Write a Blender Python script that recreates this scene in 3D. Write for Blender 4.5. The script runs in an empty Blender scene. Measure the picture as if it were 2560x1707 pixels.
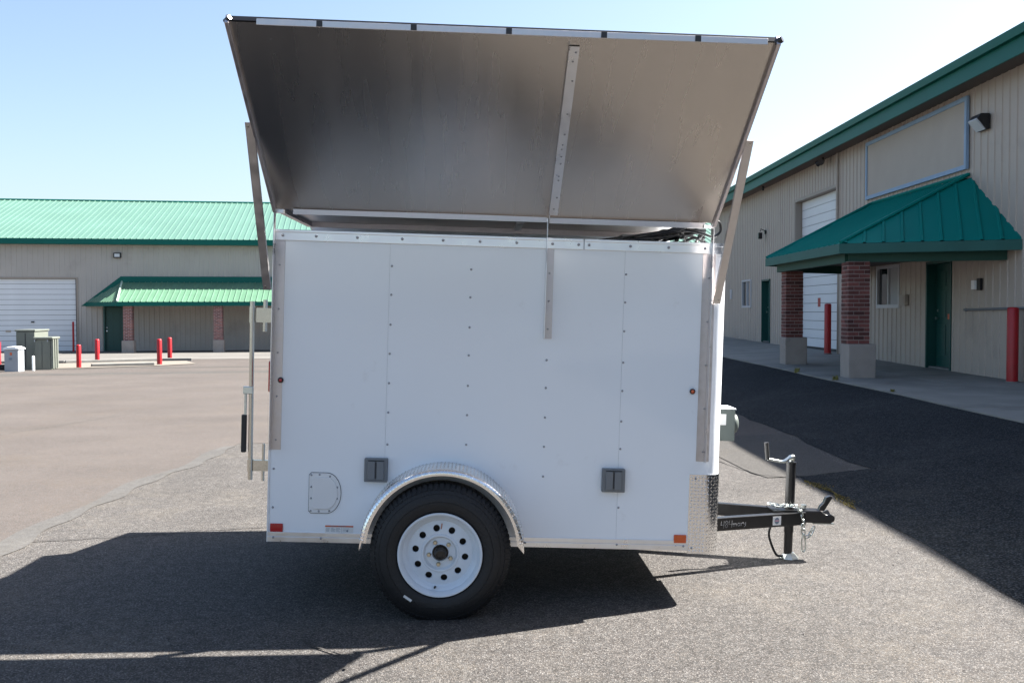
import bpy, math, random
from math import sin, cos, pi, radians as R
from mathutils import Vector, Matrix
random.seed(7)
S = bpy.context.scene
COL = S.collection

# ------------------------------------------------------------------ camera, world, sun, exposure
cam = bpy.data.cameras.new('camera'); camo = bpy.data.objects.new('camera', cam); COL.objects.link(camo)
cam.sensor_width = 36; cam.lens = 35.0; cam.clip_start = .05; cam.clip_end = 2000
camo.location = (0, 0, 1.54)
camo.rotation_mode = 'QUATERNION'
p_ = R(1.78); r_ = R(-.15)
fw = Vector((0, cos(p_), -sin(p_))); up = Vector((0, sin(p_), cos(p_))); rt = Vector((1, 0, 0))
rt2 = rt*cos(r_)+up*sin(r_); up2 = -rt*sin(r_)+up*cos(r_)
camo.rotation_quaternion = Matrix((rt2, up2, -fw)).transposed().to_quaternion()
S.camera = camo
SUNV = Vector((.87, .36, 1.0)).normalized()
EL = math.asin(SUNV.z); AZ = math.atan2(SUNV.x, SUNV.y)
w = bpy.data.worlds.new('World'); S.world = w; w.use_nodes = True
nt = w.node_tree; nt.nodes.clear()
sky = nt.nodes.new('ShaderNodeTexSky'); sky.sky_type = 'NISHITA'; sky.sun_disc = False
sky.sun_elevation = EL; sky.sun_rotation = AZ; sky.air_density = 1.0; sky.dust_density = 2.1; sky.ozone_density = 1.3
bg = nt.nodes.new('ShaderNodeBackground'); bg.inputs[1].default_value = .05
ow = nt.nodes.new('ShaderNodeOutputWorld')
nt.links.new(sky.outputs[0], bg.inputs[0]); nt.links.new(bg.outputs[0], ow.inputs[0])
sun = bpy.data.lights.new('sun', 'SUN'); sun.energy = 5.0; sun.angle = R(.53); sun.color = (1, .95, .88)
suno = bpy.data.objects.new('sun', sun); COL.objects.link(suno)
suno.rotation_euler = SUNV.to_track_quat('Z', 'Y').to_euler(); suno.location = (10, 5, 20)
S.view_settings.view_transform = 'Standard'; S.view_settings.look = 'None'
S.view_settings.exposure = 2.33; S.view_settings.gamma = 1; S.view_settings.use_curve_mapping = False

# ------------------------------------------------------------------ helpers
class MB:
    def __init__(s): s.v = []; s.f = []
    def add(s, vs, fs):
        b = len(s.v); s.v += [tuple(v) for v in vs]; s.f += [tuple(b+i for i in f) for f in fs]; return s
    def box(s, lo, hi, M=None):
        x0, y0, z0 = lo; x1, y1, z1 = hi
        vs = [Vector(p) for p in ((x0,y0,z0),(x1,y0,z0),(x1,y1,z0),(x0,y1,z0),(x0,y0,z1),(x1,y0,z1),(x1,y1,z1),(x0,y1,z1))]
        if M: vs = [M @ v for v in vs]
        return s.add(vs, [(0,3,2,1),(4,5,6,7),(0,1,5,4),(1,2,6,5),(2,3,7,6),(3,0,4,7)])
    def prism(s, pts, d0, d1):
        """pts: list of 3D points (polygon), offsets d0/d1 vectors"""
        n = len(pts); a = [Vector(p)+Vector(d0) for p in pts]; b = [Vector(p)+Vector(d1) for p in pts]
        return s.add(a+b, [tuple(range(n))[::-1], tuple(range(n, 2*n))]+[(i, (i+1)%n, n+(i+1)%n, n+i) for i in range(n)])
    def tube(s, path, r, n=10, cap=True, closed=False):
        P = [Vector(p) for p in path]; m = len(P); rr = r if isinstance(r, (list, tuple)) else [r]*m
        rings = []; prev = None
        for i, p in enumerate(P):
            if closed: t = P[(i+1)%m]-P[i-1]
            else: t = P[min(i+1, m-1)]-P[max(i-1, 0)]
            t.normalize()
            if prev is None:
                a = Vector((0,0,1)) if abs(t.z) < .9 else Vector((1,0,0)); u = t.cross(a).normalized()
            else: u = (prev-t*prev.dot(t)).normalized()
            prev = u; v = t.cross(u)
            rings.append([p+(u*cos(2*pi*k/n)+v*sin(2*pi*k/n))*rr[i] for k in range(n)])
        vs = [q for r2 in rings for q in r2]; fs = []
        for i in range(m if closed else m-1):
            j = (i+1) % m
            for k in range(n): fs.append((i*n+k, i*n+(k+1)%n, j*n+(k+1)%n, j*n+k))
        if cap and not closed: fs += [tuple(range(n))[::-1], tuple((m-1)*n+k for k in range(n))]
        return s.add(vs, fs)
    def lathe(s, prof, M=None, n=48, a0=0, a1=2*pi, caps=False):
        """prof (r, h) round local z"""
        full = abs(a1-a0-2*pi) < 1e-6; m = n if full else n+1; vs = []
        for k in range(m):
            a = a0+(a1-a0)*k/n
            for r, h in prof:
                v = Vector((r*cos(a), r*sin(a), h)); vs.append(M @ v if M else v)
        L = len(prof); fs = []
        for k in range(n):
            j = (k+1) % m
            for i in range(L-1): fs.append((k*L+i, j*L+i, j*L+i+1, k*L+i+1))
        return s.add(vs, fs)
    def sheet(s, grid):
        h = len(grid); wd = len(grid[0]); return s.add([p for r in grid for p in r],
            [(i*wd+j, i*wd+j+1, (i+1)*wd+j+1, (i+1)*wd+j) for i in range(h-1) for j in range(wd-1)])
    def build(s, name, mat, parent=None, smooth=0, bevel=0, label=None, kind=None):
        me = bpy.data.meshes.new(name)
        off = Vector(parent.get('wc_off', (0,0,0))) if parent is not None else Vector((0,0,0))
        me.from_pydata([tuple(Vector(v)-off) for v in s.v], [], s.f); me.update()
        if mat: me.materials.append(mat)
        o = bpy.data.objects.new(name, me); COL.objects.link(o)
        if parent is not None:
            o.parent = parent
            if 'wc_off' in parent: o['wc_off'] = list(off)
        if smooth:
            me.shade_smooth(); me.set_sharp_from_angle(angle=R(smooth))
        if bevel:
            b = o.modifiers.new('bevel', 'BEVEL'); b.width = bevel; b.segments = 2; b.limit_method = 'ANGLE'; b.angle_limit = R(40)
        if label: o['label'] = label
        if kind: o['kind'] = kind
        return o
def inst(me, name, loc, parent, rot=(0,0,0), scale=None):
    o = bpy.data.objects.new(name, me); COL.objects.link(o); o.location = loc; o.rotation_euler = rot
    if scale: o.scale = scale
    if parent is not None:
        o.parent = parent
    return o
def empty(name, loc, label, cat, rot=(0,0,0), group=None, world=False):
    o = bpy.data.objects.new(name, None); COL.objects.link(o); o.location = loc; o.rotation_euler = rot
    o.empty_display_size = .2
    o['label'] = label; o['category'] = cat
    if group: o['group'] = group
    if world: o['wc_off'] = list(loc)
    return o
def tag(o, label, cat, group=None):
    o['label'] = label; o['category'] = cat
    if group: o['group'] = group
    return o
def copy_tree(o, parent=None):
    c = o.copy(); COL.objects.link(c); c.parent = parent
    for ch in list(o.children): copy_tree(ch, c)
    return c

# ------------------------------------------------------------------ materials
def mat(name, col, rough=.6, metal=0, spec=.5, noise=0, nscale=8, bump=0, bscale=60, detail=3, coat=0, rnd=0, streak=None, rvar=0, stain=None):
    m = bpy.data.materials.new(name); m.use_nodes = True; t = m.node_tree; N = t.nodes; K = t.links
    b = N['Principled BSDF']; b.inputs['Roughness'].default_value = rough; b.inputs['Metallic'].default_value = metal
    b.inputs['Specular IOR Level'].default_value = spec; b.inputs['Coat Weight'].default_value = coat
    b.inputs['Base Color'].default_value = (*col, 1)
    tc = N.new('ShaderNodeTexCoord'); src = None
    vec = tc.outputs['Object']
    if streak:
        mp = N.new('ShaderNodeMapping'); mp.inputs['Scale'].default_value = streak; K.new(vec, mp.inputs[0]); svec = mp.outputs[0]
    else: svec = vec
    cur = None
    def mixmul(cur, facsock, lo, hi):
        mr = N.new('ShaderNodeMapRange'); mr.inputs['To Min'].default_value = lo; mr.inputs['To Max'].default_value = hi
        K.new(facsock, mr.inputs['Value'])
        vm = N.new('ShaderNodeVectorMath'); vm.operation = 'SCALE'
        if cur is None: vm.inputs[0].default_value = col
        else: K.new(cur, vm.inputs[0])
        K.new(mr.outputs[0], vm.inputs['Scale']); return vm.outputs[0]
    if noise:
        n1 = N.new('ShaderNodeTexNoise'); n1.inputs['Scale'].default_value = nscale; n1.inputs['Detail'].default_value = detail+2
        K.new(svec, n1.inputs['Vector']); cur = mixmul(cur, n1.outputs['Fac'], 1-noise*1.6, 1+noise*1.6)
        if rvar:
            mr = N.new('ShaderNodeMapRange'); mr.inputs['From Min'].default_value = .3; mr.inputs['From Max'].default_value = .7
            mr.inputs['To Min'].default_value = rough-rvar; mr.inputs['To Max'].default_value = rough+rvar
            K.new(n1.outputs['Fac'], mr.inputs['Value']); K.new(mr.outputs[0], b.inputs['Roughness'])
    if rnd:
        oi = N.new('ShaderNodeObjectInfo'); cur = mixmul(cur, oi.outputs['Random'], 1-rnd, 1+rnd)
    if stain:
        scol, ssc, lo, hi = stain
        n3 = N.new('ShaderNodeTexNoise'); n3.inputs['Scale'].default_value = ssc; n3.inputs['Detail'].default_value = 6; n3.inputs['Roughness'].default_value = .65
        K.new(vec, n3.inputs['Vector'])
        mr = N.new('ShaderNodeMapRange'); mr.inputs['From Min'].default_value = lo; mr.inputs['From Max'].default_value = hi
        K.new(n3.outputs['Fac'], mr.inputs['Value'])
        mx = N.new('ShaderNodeMix'); mx.data_type = 'RGBA'; K.new(mr.outputs[0], mx.inputs['Factor'])
        if cur is None: mx.inputs['A'].default_value = (*col, 1)
        else: K.new(cur, mx.inputs['A'])
        mx.inputs['B'].default_value = (*scol, 1); cur = mx.outputs['Result']
    if cur is not None: K.new(cur, b.inputs['Base Color'])
    if bump:
        n2 = N.new('ShaderNodeTexNoise'); n2.inputs['Scale'].default_value = bscale; n2.inputs['Detail'].default_value = detail
        K.new(vec, n2.inputs['Vector']); bp = N.new('ShaderNodeBump'); bp.inputs['Strength'].default_value = bump; bp.inputs['Distance'].default_value = .01
        K.new(n2.outputs['Fac'], bp.inputs['Height']); K.new(bp.outputs[0], b.inputs['Normal'])
    return m
def asphalt(name, base, chip, cs, amp, big, rough=.9, bumpd=.004, spec=.15):
    """binder colour base, stone colour chip, cell scale cs"""
    m = bpy.data.materials.new(name); m.use_nodes = True; t = m.node_tree; N = t.nodes; K = t.links
    b = N['Principled BSDF']; b.inputs['Roughness'].default_value = rough; b.inputs['Specular IOR Level'].default_value = spec
    tc = N.new('ShaderNodeTexCoord'); V = tc.outputs['Object']
    vo = N.new('ShaderNodeTexVoronoi'); vo.inputs['Scale'].default_value = cs; vo.inputs['Randomness'].default_value = 1; K.new(V, vo.inputs['Vector'])
    sep = N.new('ShaderNodeSeparateColor'); K.new(vo.outputs['Color'], sep.inputs[0])
    # stone lightness per cell
    pw = N.new('ShaderNodeMath'); pw.operation = 'POWER'; pw.inputs[1].default_value = 1.6; K.new(sep.outputs[0], pw.inputs[0])
    ed = N.new('ShaderNodeMapRange'); ed.inputs['From Min'].default_value = .15; ed.inputs['From Max'].default_value = .75
    ed.inputs['To Min'].default_value = 1; ed.inputs['To Max'].default_value = 0; K.new(vo.outputs['Distance'], ed.inputs['Value'])
    ml = N.new('ShaderNodeMath'); ml.operation = 'MULTIPLY'; K.new(pw.outputs[0], ml.inputs[0]); K.new(ed.outputs[0], ml.inputs[1])
    mx = N.new('ShaderNodeMix'); mx.data_type = 'RGBA'; K.new(ml.outputs[0], mx.inputs['Factor'])
    mx.inputs['A'].default_value = (*base, 1); mx.inputs['B'].default_value = (*chip, 1)
    # wind blown dust: slow warm tint, and scattered dark stones
    nd = N.new('ShaderNodeTexNoise'); nd.inputs['Scale'].default_value = .8; nd.inputs['Detail'].default_value = 8; nd.inputs['Roughness'].default_value = .7; K.new(V, nd.inputs['Vector'])
    dr = N.new('ShaderNodeMapRange'); dr.inputs['From Min'].default_value = .50; dr.inputs['From Max'].default_value = .72; dr.inputs['To Max'].default_value = .32; K.new(nd.outputs['Fac'], dr.inputs['Value'])
    md = N.new('ShaderNodeMix'); md.data_type = 'RGBA'; K.new(dr.outputs[0], md.inputs['Factor']); K.new(mx.outputs['Result'], md.inputs['A'])
    md.inputs['B'].default_value = (chip[0]*.72, chip[1]*.68, chip[2]*.60, 1)
    vd = N.new('ShaderNodeTexVoronoi'); vd.inputs['Scale'].default_value = cs*.42; K.new(V, vd.inputs['Vector'])
    sd2 = N.new('ShaderNodeSeparateColor'); K.new(vd.outputs['Color'], sd2.inputs[0])
    gt = N.new('ShaderNodeMath'); gt.operation = 'GREATER_THAN'; gt.inputs[1].default_value = .86; K.new(sd2.outputs[2], gt.inputs[0])
    lt_ = N.new('ShaderNodeMath'); lt_.operation = 'LESS_THAN'; lt_.inputs[1].default_value = .33; K.new(vd.outputs['Distance'], lt_.inputs[0])
    gm = N.new('ShaderNodeMath'); gm.operation = 'MULTIPLY'; K.new(gt.outputs[0], gm.inputs[0]); K.new(lt_.outputs[0], gm.inputs[1])
    gs = N.new('ShaderNodeMath'); gs.operation = 'MULTIPLY'; gs.inputs[1].default_value = .75; K.new(gm.outputs[0], gs.inputs[0])
    mk = N.new('ShaderNodeMix'); mk.data_type = 'RGBA'; K.new(gs.outputs[0], mk.inputs['Factor']); K.new(md.outputs['Result'], mk.inputs['A']); mk.inputs['B'].default_value = (base[0]*.5, base[1]*.5, base[2]*.5, 1)
    mx = mk
    # hue jitter
    hs = N.new('ShaderNodeHueSaturation'); K.new(mx.outputs['Result'], hs.inputs['Color'])
    jr = N.new('ShaderNodeMapRange'); jr.inputs['To Min'].default_value = .4; jr.inputs['To Max'].default_value = 1.7; K.new(sep.outputs[1], jr.inputs['Value'])
    K.new(jr.outputs[0], hs.inputs['Saturation'])
    n1 = N.new('ShaderNodeTexNoise'); n1.inputs['Scale'].default_value = .55; n1.inputs['Detail'].default_value = 7; n1.inputs['Roughness'].default_value = .6; K.new(V, n1.inputs['Vector'])
    mr = N.new('ShaderNodeMapRange'); mr.inputs['From Min'].default_value = .3; mr.inputs['From Max'].default_value = .7
    mr.inputs['To Min'].default_value = 1-big; mr.inputs['To Max'].default_value = 1+big; K.new(n1.outputs['Fac'], mr.inputs['Value'])
    n2 = N.new('ShaderNodeTexNoise'); n2.inputs['Scale'].default_value = 14; n2.inputs['Detail'].default_value = 5; K.new(V, n2.inputs['Vector'])
    mr2 = N.new('ShaderNodeMapRange'); mr2.inputs['From Min'].default_value = .3; mr2.inputs['From Max'].default_value = .7
    mr2.inputs['To Min'].default_value = 1-amp; mr2.inputs['To Max'].default_value = 1+amp; K.new(n2.outputs['Fac'], mr2.inputs['Value'])
    mm = N.new('ShaderNodeMath'); mm.operation = 'MULTIPLY'; K.new(mr.outputs[0], mm.inputs[0]); K.new(mr2.outputs[0], mm.inputs[1])
    K.new(mm.outputs[0], hs.inputs['Value']); K.new(hs.outputs[0], b.inputs['Base Color'])
    bp = N.new('ShaderNodeBump'); bp.inputs['Strength'].default_value = .6; bp.inputs['Distance'].default_value = bumpd
    K.new(ed.outputs[0], bp.inputs['Height']); K.new(bp.outputs[0], b.inputs['Normal'])
    return m

M_asph = asphalt('coarse_asphalt', (.046, .0435, .042), (.205, .194, .184), 135, .16, .12)
M_smooth = asphalt('worn_asphalt', (.064, .057, .053), (.130, .116, .108), 160, .06, .12, bumpd=.0015)
M_patch = asphalt('patch_asphalt', (.050, .048, .0455), (.118, .112, .106), 150, .06, .06, bumpd=.0015)
M_dark = asphalt('shade_dark_asphalt', (.0075, .0095, .0115), (.085, .092, .10), 80, .15, .12, spec=.08)  # dark asphalt with the building's shade worked into its colour
M_seam = asphalt('seam_sealant', (.066, .064, .062), (.12, .118, .114), 120, .1, .15, bumpd=.0015)
M_crack = mat('crack_dark', (.03, .028, .026), .95)
M_conc = mat('concrete', (.20, .195, .175), .9, noise=.22, nscale=1.6, bump=.3, bscale=90, stain=((.12,.115,.105), .9, .52, .75))
M_apron = mat('pale_concrete', (.105, .10, .092), .9, noise=.15, nscale=.9, bump=.2, bscale=60, stain=((.075,.072,.068), .4, .45, .7))
M_kerb = mat('kerb_concrete', (.16, .16, .152), .9, noise=.2, nscale=5)
M_white = mat('white_gelcoat', (.84, .88, .92), .18, spec=.5, coat=.6, bump=.9, bscale=2.0, detail=1.5, stain=((.60,.60,.60), 3.5, .62, .95))
M_whiteT = mat('white_trim', (.78, .78, .78), .35)
M_alu = mat('mill_aluminium', (.78, .78, .79), .33, metal=1, noise=.06, nscale=14, rvar=.08)
M_aluD = mat('dull_aluminium', (.54, .50, .50), .40, metal=1, noise=.12, nscale=20, rvar=.08)
M_prop = mat('prop_aluminium', (.64, .61, .60), .45, metal=1, noise=.12, nscale=20, rvar=.08)
M_flap = mat('brushed_sheet', (.52, .48, .44), .27, metal=1, noise=.035, nscale=1.2, streak=(7, .7, .7), rvar=.03, stain=((.30,.26,.22), 16, .68, .90))
M_lid = mat('lid_sheet', (.46, .42, .38), .34, metal=1, noise=.12, nscale=8, rvar=.06)
M_tread = mat('bright_tread_plate', (.85, .84, .83), .14, metal=1, bump=.05, bscale=30)
M_zinc = mat('zinc_plate', (.60, .64, .62), .3, metal=1, noise=.15, nscale=40)
M_chrome = mat('zinc_yellow_bar', (.60, .575, .51), .25, metal=1, noise=.06, nscale=20)
M_black = mat('black_enamel', (.012, .012, .013), .28, spec=.5, noise=.3, nscale=20)
M_rubber = mat('black_rubber', (.010, .010, .011), .62, noise=.25, nscale=18, bump=.3, bscale=70)
M_grip = mat('black_grip', (.02, .02, .02), .5)
M_rim = mat('white_rim_paint', (.66, .72, .78), .28, noise=.04, nscale=12)
M_hub = mat('greasy_hub', (.05, .045, .04), .45, metal=.6)
M_nut = mat('lug_steel', (.55, .48, .36), .3, metal=1)
M_screw = mat('screw_zinc', (.35, .36, .38), .35, metal=1)
M_plast = mat('grey_cover', (.17, .18, .19), .5)
M_plastD = mat('dark_gap', (.03, .032, .035), .6)
M_red = mat('red_lens', (.42, .005, .01), .2, coat=.6)
M_amber = mat('amber_lens', (.62, .09, .01), .2, coat=.6)
M_bollard = mat('red_bollard', (.33, .004, .009), .42, noise=.16, nscale=6, stain=((.22,.03,.025), 9, .60, .75))
M_side = mat('tan_siding', (.395, .34, .29), .55, noise=.06, nscale=.8, stain=((.30,.26,.225), .9, .55, .8))
M_sideL = mat('grey_tan_siding', (.40, .37, .335), .55, noise=.06, nscale=.8, stain=((.31,.28,.25), .5, .55, .8))
M_signp = mat('tan_sign_board', (.38, .33, .28), .7, noise=.05, nscale=2)
M_signf = mat('blue_grey_frame', (.23, .33, .46), .6, noise=.1, nscale=3)
M_roof = mat('green_metal_roof', (.075, .155, .118), .42, noise=.10, nscale=.5, spec=.5)
M_roofP = mat('faded_green_roof', (.085, .18, .115), .42, noise=.16, nscale=1.2, spec=.6)
M_roofR = mat('deep_green_roof', (.0015, .17, .145), .6, noise=.10, nscale=.9, spec=.08)
M_fas = mat('dark_green_trim', (.001, .10, .080), .5, noise=.08, nscale=1, spec=.2)
M_fasR = mat('faded_green_fascia', (.03, .115, .10), .6, noise=.14, nscale=2, spec=.25)
M_beam = mat('green_beam', (.004, .06, .042), .6)
M_soff = mat('brown_soffit', (.10, .08, .07), .8)
M_door = mat('green_door', (.003, .06, .052), .45, noise=.06, nscale=2)
M_gar = mat('white_garage_panel', (.66, .68, .70), .5, noise=.05, nscale=1.5)
M_gjamb = mat('jamb_trim', (.30, .26, .22), .6)
M_brick = mat('brick', (.135, .045, .038), .85, noise=.25, nscale=30, rnd=.5, bump=.3, bscale=80)
M_mort = mat('mortar', (.30, .25, .23), .95, bump=.3, bscale=90)
M_stucco = mat('stucco_plinth', (.31, .275, .245), .9, noise=.12, nscale=4, bump=.35, bscale=70, stain=((.16,.15,.14), 2.2, .6, .8))
M_glass = mat('window_glass', (.02, .025, .03), .05, spec=.8)
M_wframe = mat('white_window_frame', (.45, .46, .48), .4)
M_blind = mat('pale_curtain', (.36, .37, .38), .8, noise=.1, nscale=8, streak=(6, 40, 1))
M_dkmetal = mat('dark_bronze', (.02, .02, .022), .4, metal=.3)
M_lens = mat('frosted_lens', (.55, .57, .6), .3)
M_cab = mat('utility_cabinet_paint', (.125, .138, .118), .5, noise=.08, nscale=3)
M_ped = mat('pale_pedestal', (.30, .33, .36), .5, noise=.06, nscale=5)
M_pedl = mat('pedestal_lid', (.72, .76, .78), .45)
M_box = mat('green_grey_meter_box', (.11, .13, .122), .45, noise=.08, nscale=10)
M_label = mat('white_label', (.72, .72, .71), .5)
M_lprint = mat('label_print', (.16, .2, .25), .6)
M_orange = mat('orange_label', (.60, .13, .05), .5)
M_chalk = mat('white_paint_pen', (.26, .27, .29), .6)
M_cable = mat('black_cable', (.012, .013, .015), .4)
M_grass = mat('dry_weed', (.16, .15, .04), .8, rnd=.3)
M_moss = mat('moss', (.10, .085, .025), .95, noise=.4, nscale=30)
M_stone = mat('loose_stone', (.12, .11, .10), .9, noise=.5, nscale=9)
M_soil = mat('gravel_soil', (.135, .12, .10), .95, noise=.3, nscale=12, bump=.6, bscale=40)
def brick_tex():
    m = bpy.data.materials.new('far_brick'); m.use_nodes = True; t = m.node_tree; b = t.nodes['Principled BSDF']
    tc = t.nodes.new('ShaderNodeTexCoord'); mp = t.nodes.new('ShaderNodeMapping'); mp.inputs['Rotation'].default_value = (R(90), 0, 0)
    bt = t.nodes.new('ShaderNodeTexBrick'); bt.inputs['Color1'].default_value = (.26,.10,.085,1); bt.inputs['Color2'].default_value = (.12,.05,.05,1); bt.inputs['Mortar'].default_value = (.36,.3,.28,1)
    bt.inputs['Scale'].default_value = 1; bt.inputs['Mortar Size'].default_value = .008; bt.inputs['Brick Width'].default_value = .2; bt.inputs['Row Height'].default_value = .07
    t.links.new(tc.outputs['Object'], mp.inputs[0]); t.links.new(mp.outputs[0], bt.inputs[0]); t.links.new(bt.outputs[0], b.inputs['Base Color']); b.inputs['Roughness'].default_value = .9
    return m
M_farbrick = brick_tex()

# ------------------------------------------------------------------ ground
def gz(x, y):
    t = min(max((x-2.0)/3.35, 0), 1); t = t**1.5
    zf = -.45*max(0, y-7)/39 if y < 46 else -.45-.002*(y-46)
    return .355*t + zf*(1-t)
def grid(xs, ys, dz=0): return [[(x, y, gz(x, y)+dz) for x in xs] for y in ys]
def lin(a, b, n): return [a+(b-a)*i/n for i in range(n+1)]
xs = [-600, -200, -90]+lin(-60, -4, 14)+lin(-3.6, 2, 10)+lin(2.2, 5.6, 17)+lin(7, 30, 3)+[90, 250, 600]
ys = [-300, -80]+lin(-30, 4, 10)+lin(4.5, 14, 19)+lin(16, 60, 22)+[100, 250, 800]
MB().sheet(grid(xs, ys)).build('ground', M_asph, smooth=60, kind='structure')
# smooth worn asphalt region: west of x=-3.3 and behind the trailer
rnd = random.Random(3)
def edgeX(y):
    base = -3.3 if y < 12 else -3.3
    return base+.04*sin(y*1.3)+.02*sin(y*3.1+1)
ysl = lin(-20, 11.6, 60)+lin(12, 46, 34)
g = MB()
rows = []
for y in ysl:
    ex = edgeX(y) if y < 11.8 else (3.25+(y-12)*.04+.04*sin(y*2))
    xx = [-90, -60]+lin(-50, -6, 11)+[-4.5, -3.9]+[min(ex, -3.3+.03)] if y < 11.8 else None
    if xx: xx[-1] = ex; xx = xx+[ex]*6
    else: xx = [-90, -60]+lin(-50, -6, 11)+[-4.5, -3.9, -3.3]+lin(-2, ex, 5)
    rows.append([(x, y, gz(x, y)+.003) for x in xx])
a, b = rows[:61], rows[61:]
g.sheet([r[:17] for r in a]); g.sheet([a[-1][:17], b[0][:17]]); g.sheet(b)
g.build('worn_asphalt', M_smooth, kind='structure')
# tongue of smoother patch beside the trailer nose
pp = [(2.2, 10.9), (2.28, 9.5), (2.36, 9.15), (2.75, 9.08), (3.12, 9.12), (3.2, 10.2), (3.27, 12.0), (3.2, 12.05), (1.2, 12.05), (1.2, 11.5)]
MB().add([(x, y, gz(x, y)+.006) for x, y in pp], [tuple(range(len(pp)))]).build('asphalt_patch', M_patch, kind='structure')
# dark lane along the right building; near part is painted-in building shadow
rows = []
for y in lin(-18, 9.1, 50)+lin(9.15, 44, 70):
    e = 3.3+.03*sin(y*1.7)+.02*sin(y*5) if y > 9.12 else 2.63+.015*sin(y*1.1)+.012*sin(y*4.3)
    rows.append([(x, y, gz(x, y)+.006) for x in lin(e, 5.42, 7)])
MB().sheet(rows).build('shade_dark_lane', M_dark, kind='structure')
# seam of sealant along the joint
rows = []
for y in lin(5, 11.7, 60):
    ex = edgeX(y); wd = .13+.04*sin(y*3)
    rows.append([(ex-wd, y, gz(ex, y)+.0055), (ex+.03+.03*sin(y*7), y, gz(ex, y)+.0045)])
MB().sheet(rows).build('seam', M_seam, kind='structure')
def crackline(name, pts, wd, m=M_crack):
    P = []
    for i in range(len(pts)-1):
        (x0, y0), (x1, y1) = pts[i], pts[i+1]; n = max(2, int(math.hypot(x1-x0, y1-y0)/.12))
        for k in range(n):
            t = k/n; P.append((x0+(x1-x0)*t+rnd.uniform(-.012, .012), y0+(y1-y0)*t+rnd.uniform(-.012, .012)))
    P.append(pts[-1]); rows = []
    for i, (x, y) in enumerate(P):
        q = P[min(i+1, len(P)-1)]; p = P[max(i-1, 0)]; d = Vector((q[0]-p[0], q[1]-p[1], 0)).normalized(); nn = Vector((-d.y, d.x, 0))*wd*rnd.uniform(.4, 1.2)
        rows.append([(x-nn.x, y-nn.y, gz(x, y)+.009), (x+nn.x, y+nn.y, gz(x, y)+.009)])
    MB().sheet(rows).build(name, m, kind='structure')
crackline('crack', [(-3.2, 6.62), (-2.7, 6.75), (-2.0, 7.0), (-1.4, 7.15)], .008)
crackline('crack', [(2.05, 10.9), (2.2, 10.0), (2.32, 9.35), (2.5, 9.1), (2.62, 9.1)], .008)
crackline('crack', [(-1.0, 4.6), (-.72, 4.35), (-.72, 4.22)], .006)


def sheetpoly(name, pts, dz, m):
    MB().add([(x, y, gz(x, y)+dz) for x, y in pts], [tuple(range(len(pts)))]).build(name, m, kind='structure')
# repair strips and joints across the far lot
for (x0, y0), (x1, y1), wd in (((-19, 26.8), (-4.2, 30.2), .9), ((-16, 31.2), (-6, 33.4), .5)):
    d = Vector((x1-x0, y1-y0, 0)).normalized(); n = Vector((-d.y, d.x, 0))*wd/2; rows = []
    for k in range(25):
        t = k/24; x = x0+(x1-x0)*t; y = y0+(y1-y0)*t; j = 1+.25*sin(k*1.7)
        rows.append([(x-n.x*j, y-n.y*j, gz(x, y)+.010), (x+n.x*j, y+n.y*j, gz(x, y)+.010)])
    MB().sheet(rows).build('asphalt_patch', M_patch, kind='structure')
crackline('crack', [(-24, 21.0), (-17, 22.6), (-11, 23.4), (-5, 25.6), (-3.5, 27)], .018, M_seam)
crackline('crack', [(-9, 9.5), (-6.8, 12.4), (-6.1, 16.0), (-3.9, 20.0)], .007, M_seam)
M_paint = mat('worn_white_paint', (.25,.245,.235), .8, noise=.3, nscale=9)
for a, b, c, d in ((-13.2, 21.55, -12.05, 21.78), (-14.6, 24.2, -12.9, 24.45)):
    sheetpoly('road_marking', [(a, b), (c, b+.1), (c, d+.02), (a, d-.1)], .010, M_paint)

# sidewalk slabs on the right
def sz(x, y): return .372+max(0, y-16)*.008*min(max((x-6)/2.2, 0), 1)
swk = MB()
for y in lin(-14, 42, 28):
    pass
swk.sheet([[(x, y, sz(x, y)-.03) for x in (5.36, 6, 7, 8.4)] for y in lin(-14, 42, 28)])
sw = swk.build('sidewalk', M_conc, kind='structure')
y = -14.0
while y < 41.9:
    for x0, x1 in ((5.35, 6.9), (6.908, 8.75)):
        s_ = MB(); y1 = y+1.85
        ps = [(x0, y+.004), (x1, y+.004), (x1, y1-.004), (x0, y1-.004)]
        if x0 < 6: ps = [(x0+.02*sin(y), y+.004), (x1, y+.004), (x1, y1-.004), (x0+.02*sin(y1), y1-.004)]
        j = rnd.uniform(-.002, .002)
        v = [(a, b, sz(a, b)+j) for a, b in ps]+[(a, b, .2) for a, b in ps]
        s_.add(v, [(0,1,2,3),(0,4,5,1),(1,5,6,2),(2,6,7,3),(3,7,4,0)])
        s_.build('slab', M_conc, sw, bevel=.006)
    y += 1.85

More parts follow.
